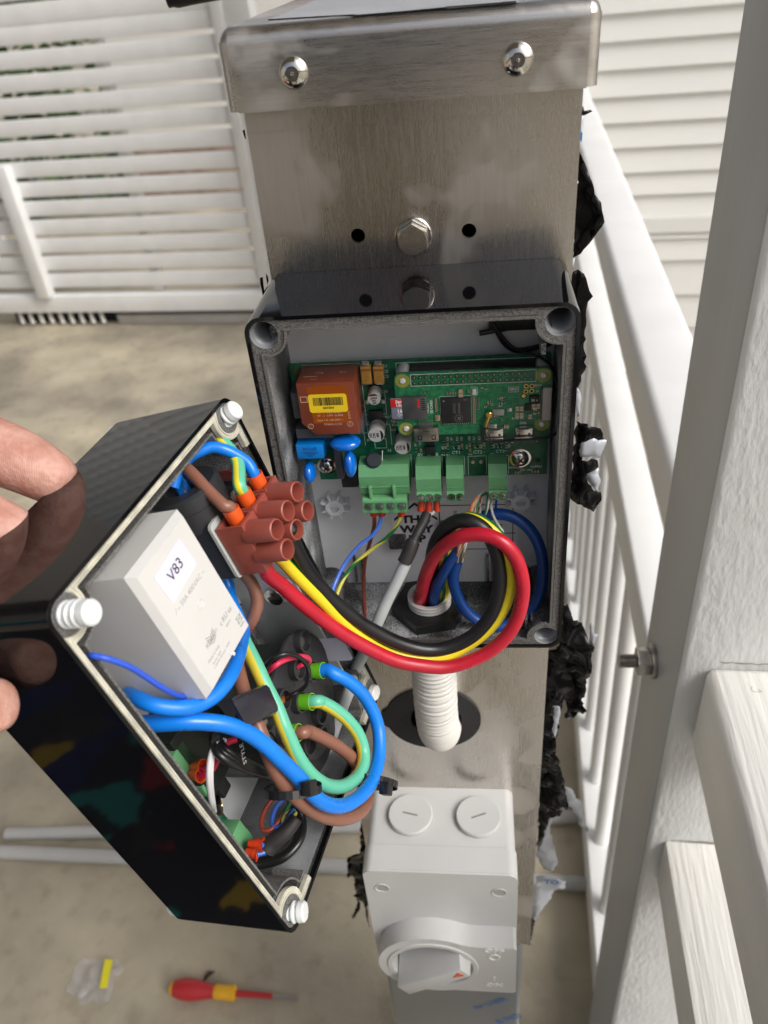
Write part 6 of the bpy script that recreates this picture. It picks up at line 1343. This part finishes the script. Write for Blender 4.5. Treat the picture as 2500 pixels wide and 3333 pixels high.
# ================================================================== things on the floor
m = MB(); m.box(-2100, -330, -2300, -60, GND+1, GND+7, 2)  # unseen patched sheet, added to darken and tint reflections in the cover
DS = mat('reflection_sheet_cloth', (.012,.013,.018), .95)
n_ = DS.node_tree; vo2 = n_.nodes.new('ShaderNodeTexVoronoi'); vo2.inputs['Scale'].default_value = 12; tc2 = n_.nodes.new('ShaderNodeTexCoord'); dn = n_.nodes.new('ShaderNodeTexNoise'); dn.inputs['Scale'].default_value = 14; dn.inputs['Detail'].default_value = 6; n_.links.new(tc2.outputs['Object'], dn.inputs['Vector']); dm = n_.nodes.new('ShaderNodeVectorMath'); dm.operation = 'MULTIPLY_ADD'; n_.links.new(dn.outputs['Color'], dm.inputs[0]); dm.inputs[1].default_value = (.16, .16, 0); n_.links.new(tc2.outputs['Object'], dm.inputs[2]); n_.links.new(dm.outputs[0], vo2.inputs['Vector'])
s2 = n_.nodes.new('ShaderNodeSeparateColor'); n_.links.new(vo2.outputs['Color'], s2.inputs[0]); r2_ = n_.nodes.new('ShaderNodeValToRGB'); r2_.color_ramp.interpolation = 'CONSTANT'; n_.links.new(s2.outputs[0], r2_.inputs[0])
c2_ = r2_.color_ramp; c2_.elements[0].color = (.012,.013,.018,1); c2_.elements[1].position = .66; c2_.elements[1].color = (.006,.014,.07,1)
for pos_, col_ in ((.765, (.30,.20,.02,1)), (.795, (.03,.028,.026,1)), (.88, (.22,.015,.02,1)), (.95, (.015,.20,.18,1))): e_ = c2_.elements.new(pos_); e_.color = col_
n_.links.new(r2_.outputs[0], n_.nodes['Principled BSDF'].inputs['Base Color'])
single('reflection_sheet', m, DS, 'unseen dark patched sheet added on the floor to darken and tint reflections', 'sheet', (-600, -1100, GND))
def floor_pt(x, y, h): return GZ(x, y, GND+h)
PVC = mat('pvc_grey', (.44,.44,.43), .4, var=.04, vscale=12)
m = MB(); m.tube([floor_pt(22, 2715, 11.5), floor_pt(1150, 2691, 11.5), floor_pt(1990, 2655, 11.5)], 11.3, seg=24, smooth=False)
single('pvc_pipe', m, PVC, 'grey plastic pipe on the floor, the far one whose cut end shows at the left', 'pipe', tuple(floor_pt(22, 2715, 0)), group='grey pipes lying on the floor')
m = MB(); m.tube([floor_pt(-300, 2760, 12.5), floor_pt(420, 2792, 12.5), floor_pt(1085, 2820, 12.5), floor_pt(2010, 2886, 12.5)], 12.3, seg=24, smooth=False)
single('pvc_pipe', m, PVC, 'grey plastic pipe on the floor, the near one running out of the left edge', 'pipe', tuple(floor_pt(400, 2792, 0)), group='grey pipes lying on the floor')
a_, b_ = floor_pt(556, 3216, 15), floor_pt(972, 3249, 5); d = (b_-a_); L = d.length; d = d.normalized()
t = thing('screwdriver', 'red and yellow insulated screwdriver lying on the concrete floor', 'screwdriver', tuple(floor_pt(700, 3240, 0)))
m = MB(); m.lathe(a_, d, [(0, -2), (7, -1.5), (10.5, 2), (11.5, 5)], 28); part('end_cap', m, mat('driver_yellow', (.80,.42,.02), .4), t)
m = MB(); m.lathe(a_, d, [(11.5, 4.8), (15.5, 18), (16, 32), (14, 48), (10.5, 62), (9.5, .35*L)], 28); part('handle', m, mat('driver_red', (.46,.025,.03), .38), t)
m = MB(); m.lathe(a_, d, [(9.5, .345*L), (11.2, .36*L), (10.5, .42*L), (11.3, .47*L), (11.8, .50*L), (7, .515*L), (0, .515*L)], 24); part('collar', m, mat('driver_yellow', (.80,.42,.02), .4), t)
m = MB(); m.cyl(a_+d*.51*L, a_+d*.80*L, 5.2, 4.0, seg=18); part('insulated_shaft', m, mat('driver_red', (.46,.025,.03), .38), t)
m = MB(); m.cyl(a_+d*.80*L, b_, 3.0, 2.2, seg=14); part('blade', m, STL, t)
m = MB(); rr = random.Random(3); c = floor_pt(674, 3180, 0)
for k in range(3): m.tube([c+Vector((k*3-4, -8+k*5, .5)), c+Vector((k*3, 0, 6+k)), c+Vector((k*4+2, 8, 2))], 1.6, seg=6)
single('brown_scrap', m, mat('scrap_brown', (.07,.045,.035), .8), 'tiny dark brown scrap on the floor just behind the screwdriver', 'debris', tuple(c))
t = thing('plastic_bag', 'small clear plastic bag with a yellow strip lying on the floor at the lower left', 'bag', tuple(floor_pt(310, 3210, 0)))
ol = [floor_pt(x, y, 0) for x, y in ((262,3140),(372,3128),(404,3150),(408,3190),(380,3215),(372,3262),(330,3282),(250,3275),(228,3230),(240,3180))]
P = [Vector(p) for p in chaikin([(p.x, p.y) for p in ol], 1)]; rr = random.Random(12); m = MB()
P = [p+Vector((rr.uniform(-5, 5), rr.uniform(-5, 5))) for p in P]; pts = list(P); x = min(p.x for p in P)
def in_(p): 
    c = False
    for i in range(len(P)):
        a, b = P[i], P[i-1]
        if (a.y > p.y) != (b.y > p.y) and p.x < (b.x-a.x)*(p.y-a.y)/(b.y-a.y)+a.x: c = not c
    return c
while x < max(p.x for p in P):
    y = min(p.y for p in P)
    while y < max(p.y for p in P):
        q_ = Vector((x+rr.uniform(-2, 2), y+rr.uniform(-2, 2)))
        if in_(q_) and min((q_-e).length for e in P) > 3: pts.append(q_)
        y += 5
    x += 5
res = delaunay_2d_cdt(pts, [], [list(range(len(P)))], 1, 1e-5)
V = [m.bm.verts.new((p.x, p.y, GND+3+abs(noise.noise(Vector((p.x*.04, p.y*.04, 1))))*26+abs(noise.noise(Vector((p.x*.12, p.y*.09, 4))))*9)) for p in res[0]]
for f in res[2]:
    if len(f) >= 3: m.bm.faces.new([V[i] for i in f])
bmesh.ops.recalc_face_normals(m.bm, faces=m.bm.faces)
CLR = mat('clear_film', (.62,.63,.68), .10, alpha=.30)
part('bag_film', m, CLR, t)
q = [floor_pt(x, y, 5) for x, y in ((350,3136),(375,3137),(356,3229),(333,3229))]; q = [p+Vector((0, 0, 14)) for p in q]; m = MB(); m.hexa([p+Vector((0, 0, .4)) for p in q]+q); part('yellow_strip', m, mat('strip_yellow', (.82,.74,.03), .4), t)
# debris flecks
for o in bpy.data.objects:
    if '_o' in o.keys(): del o['_o']
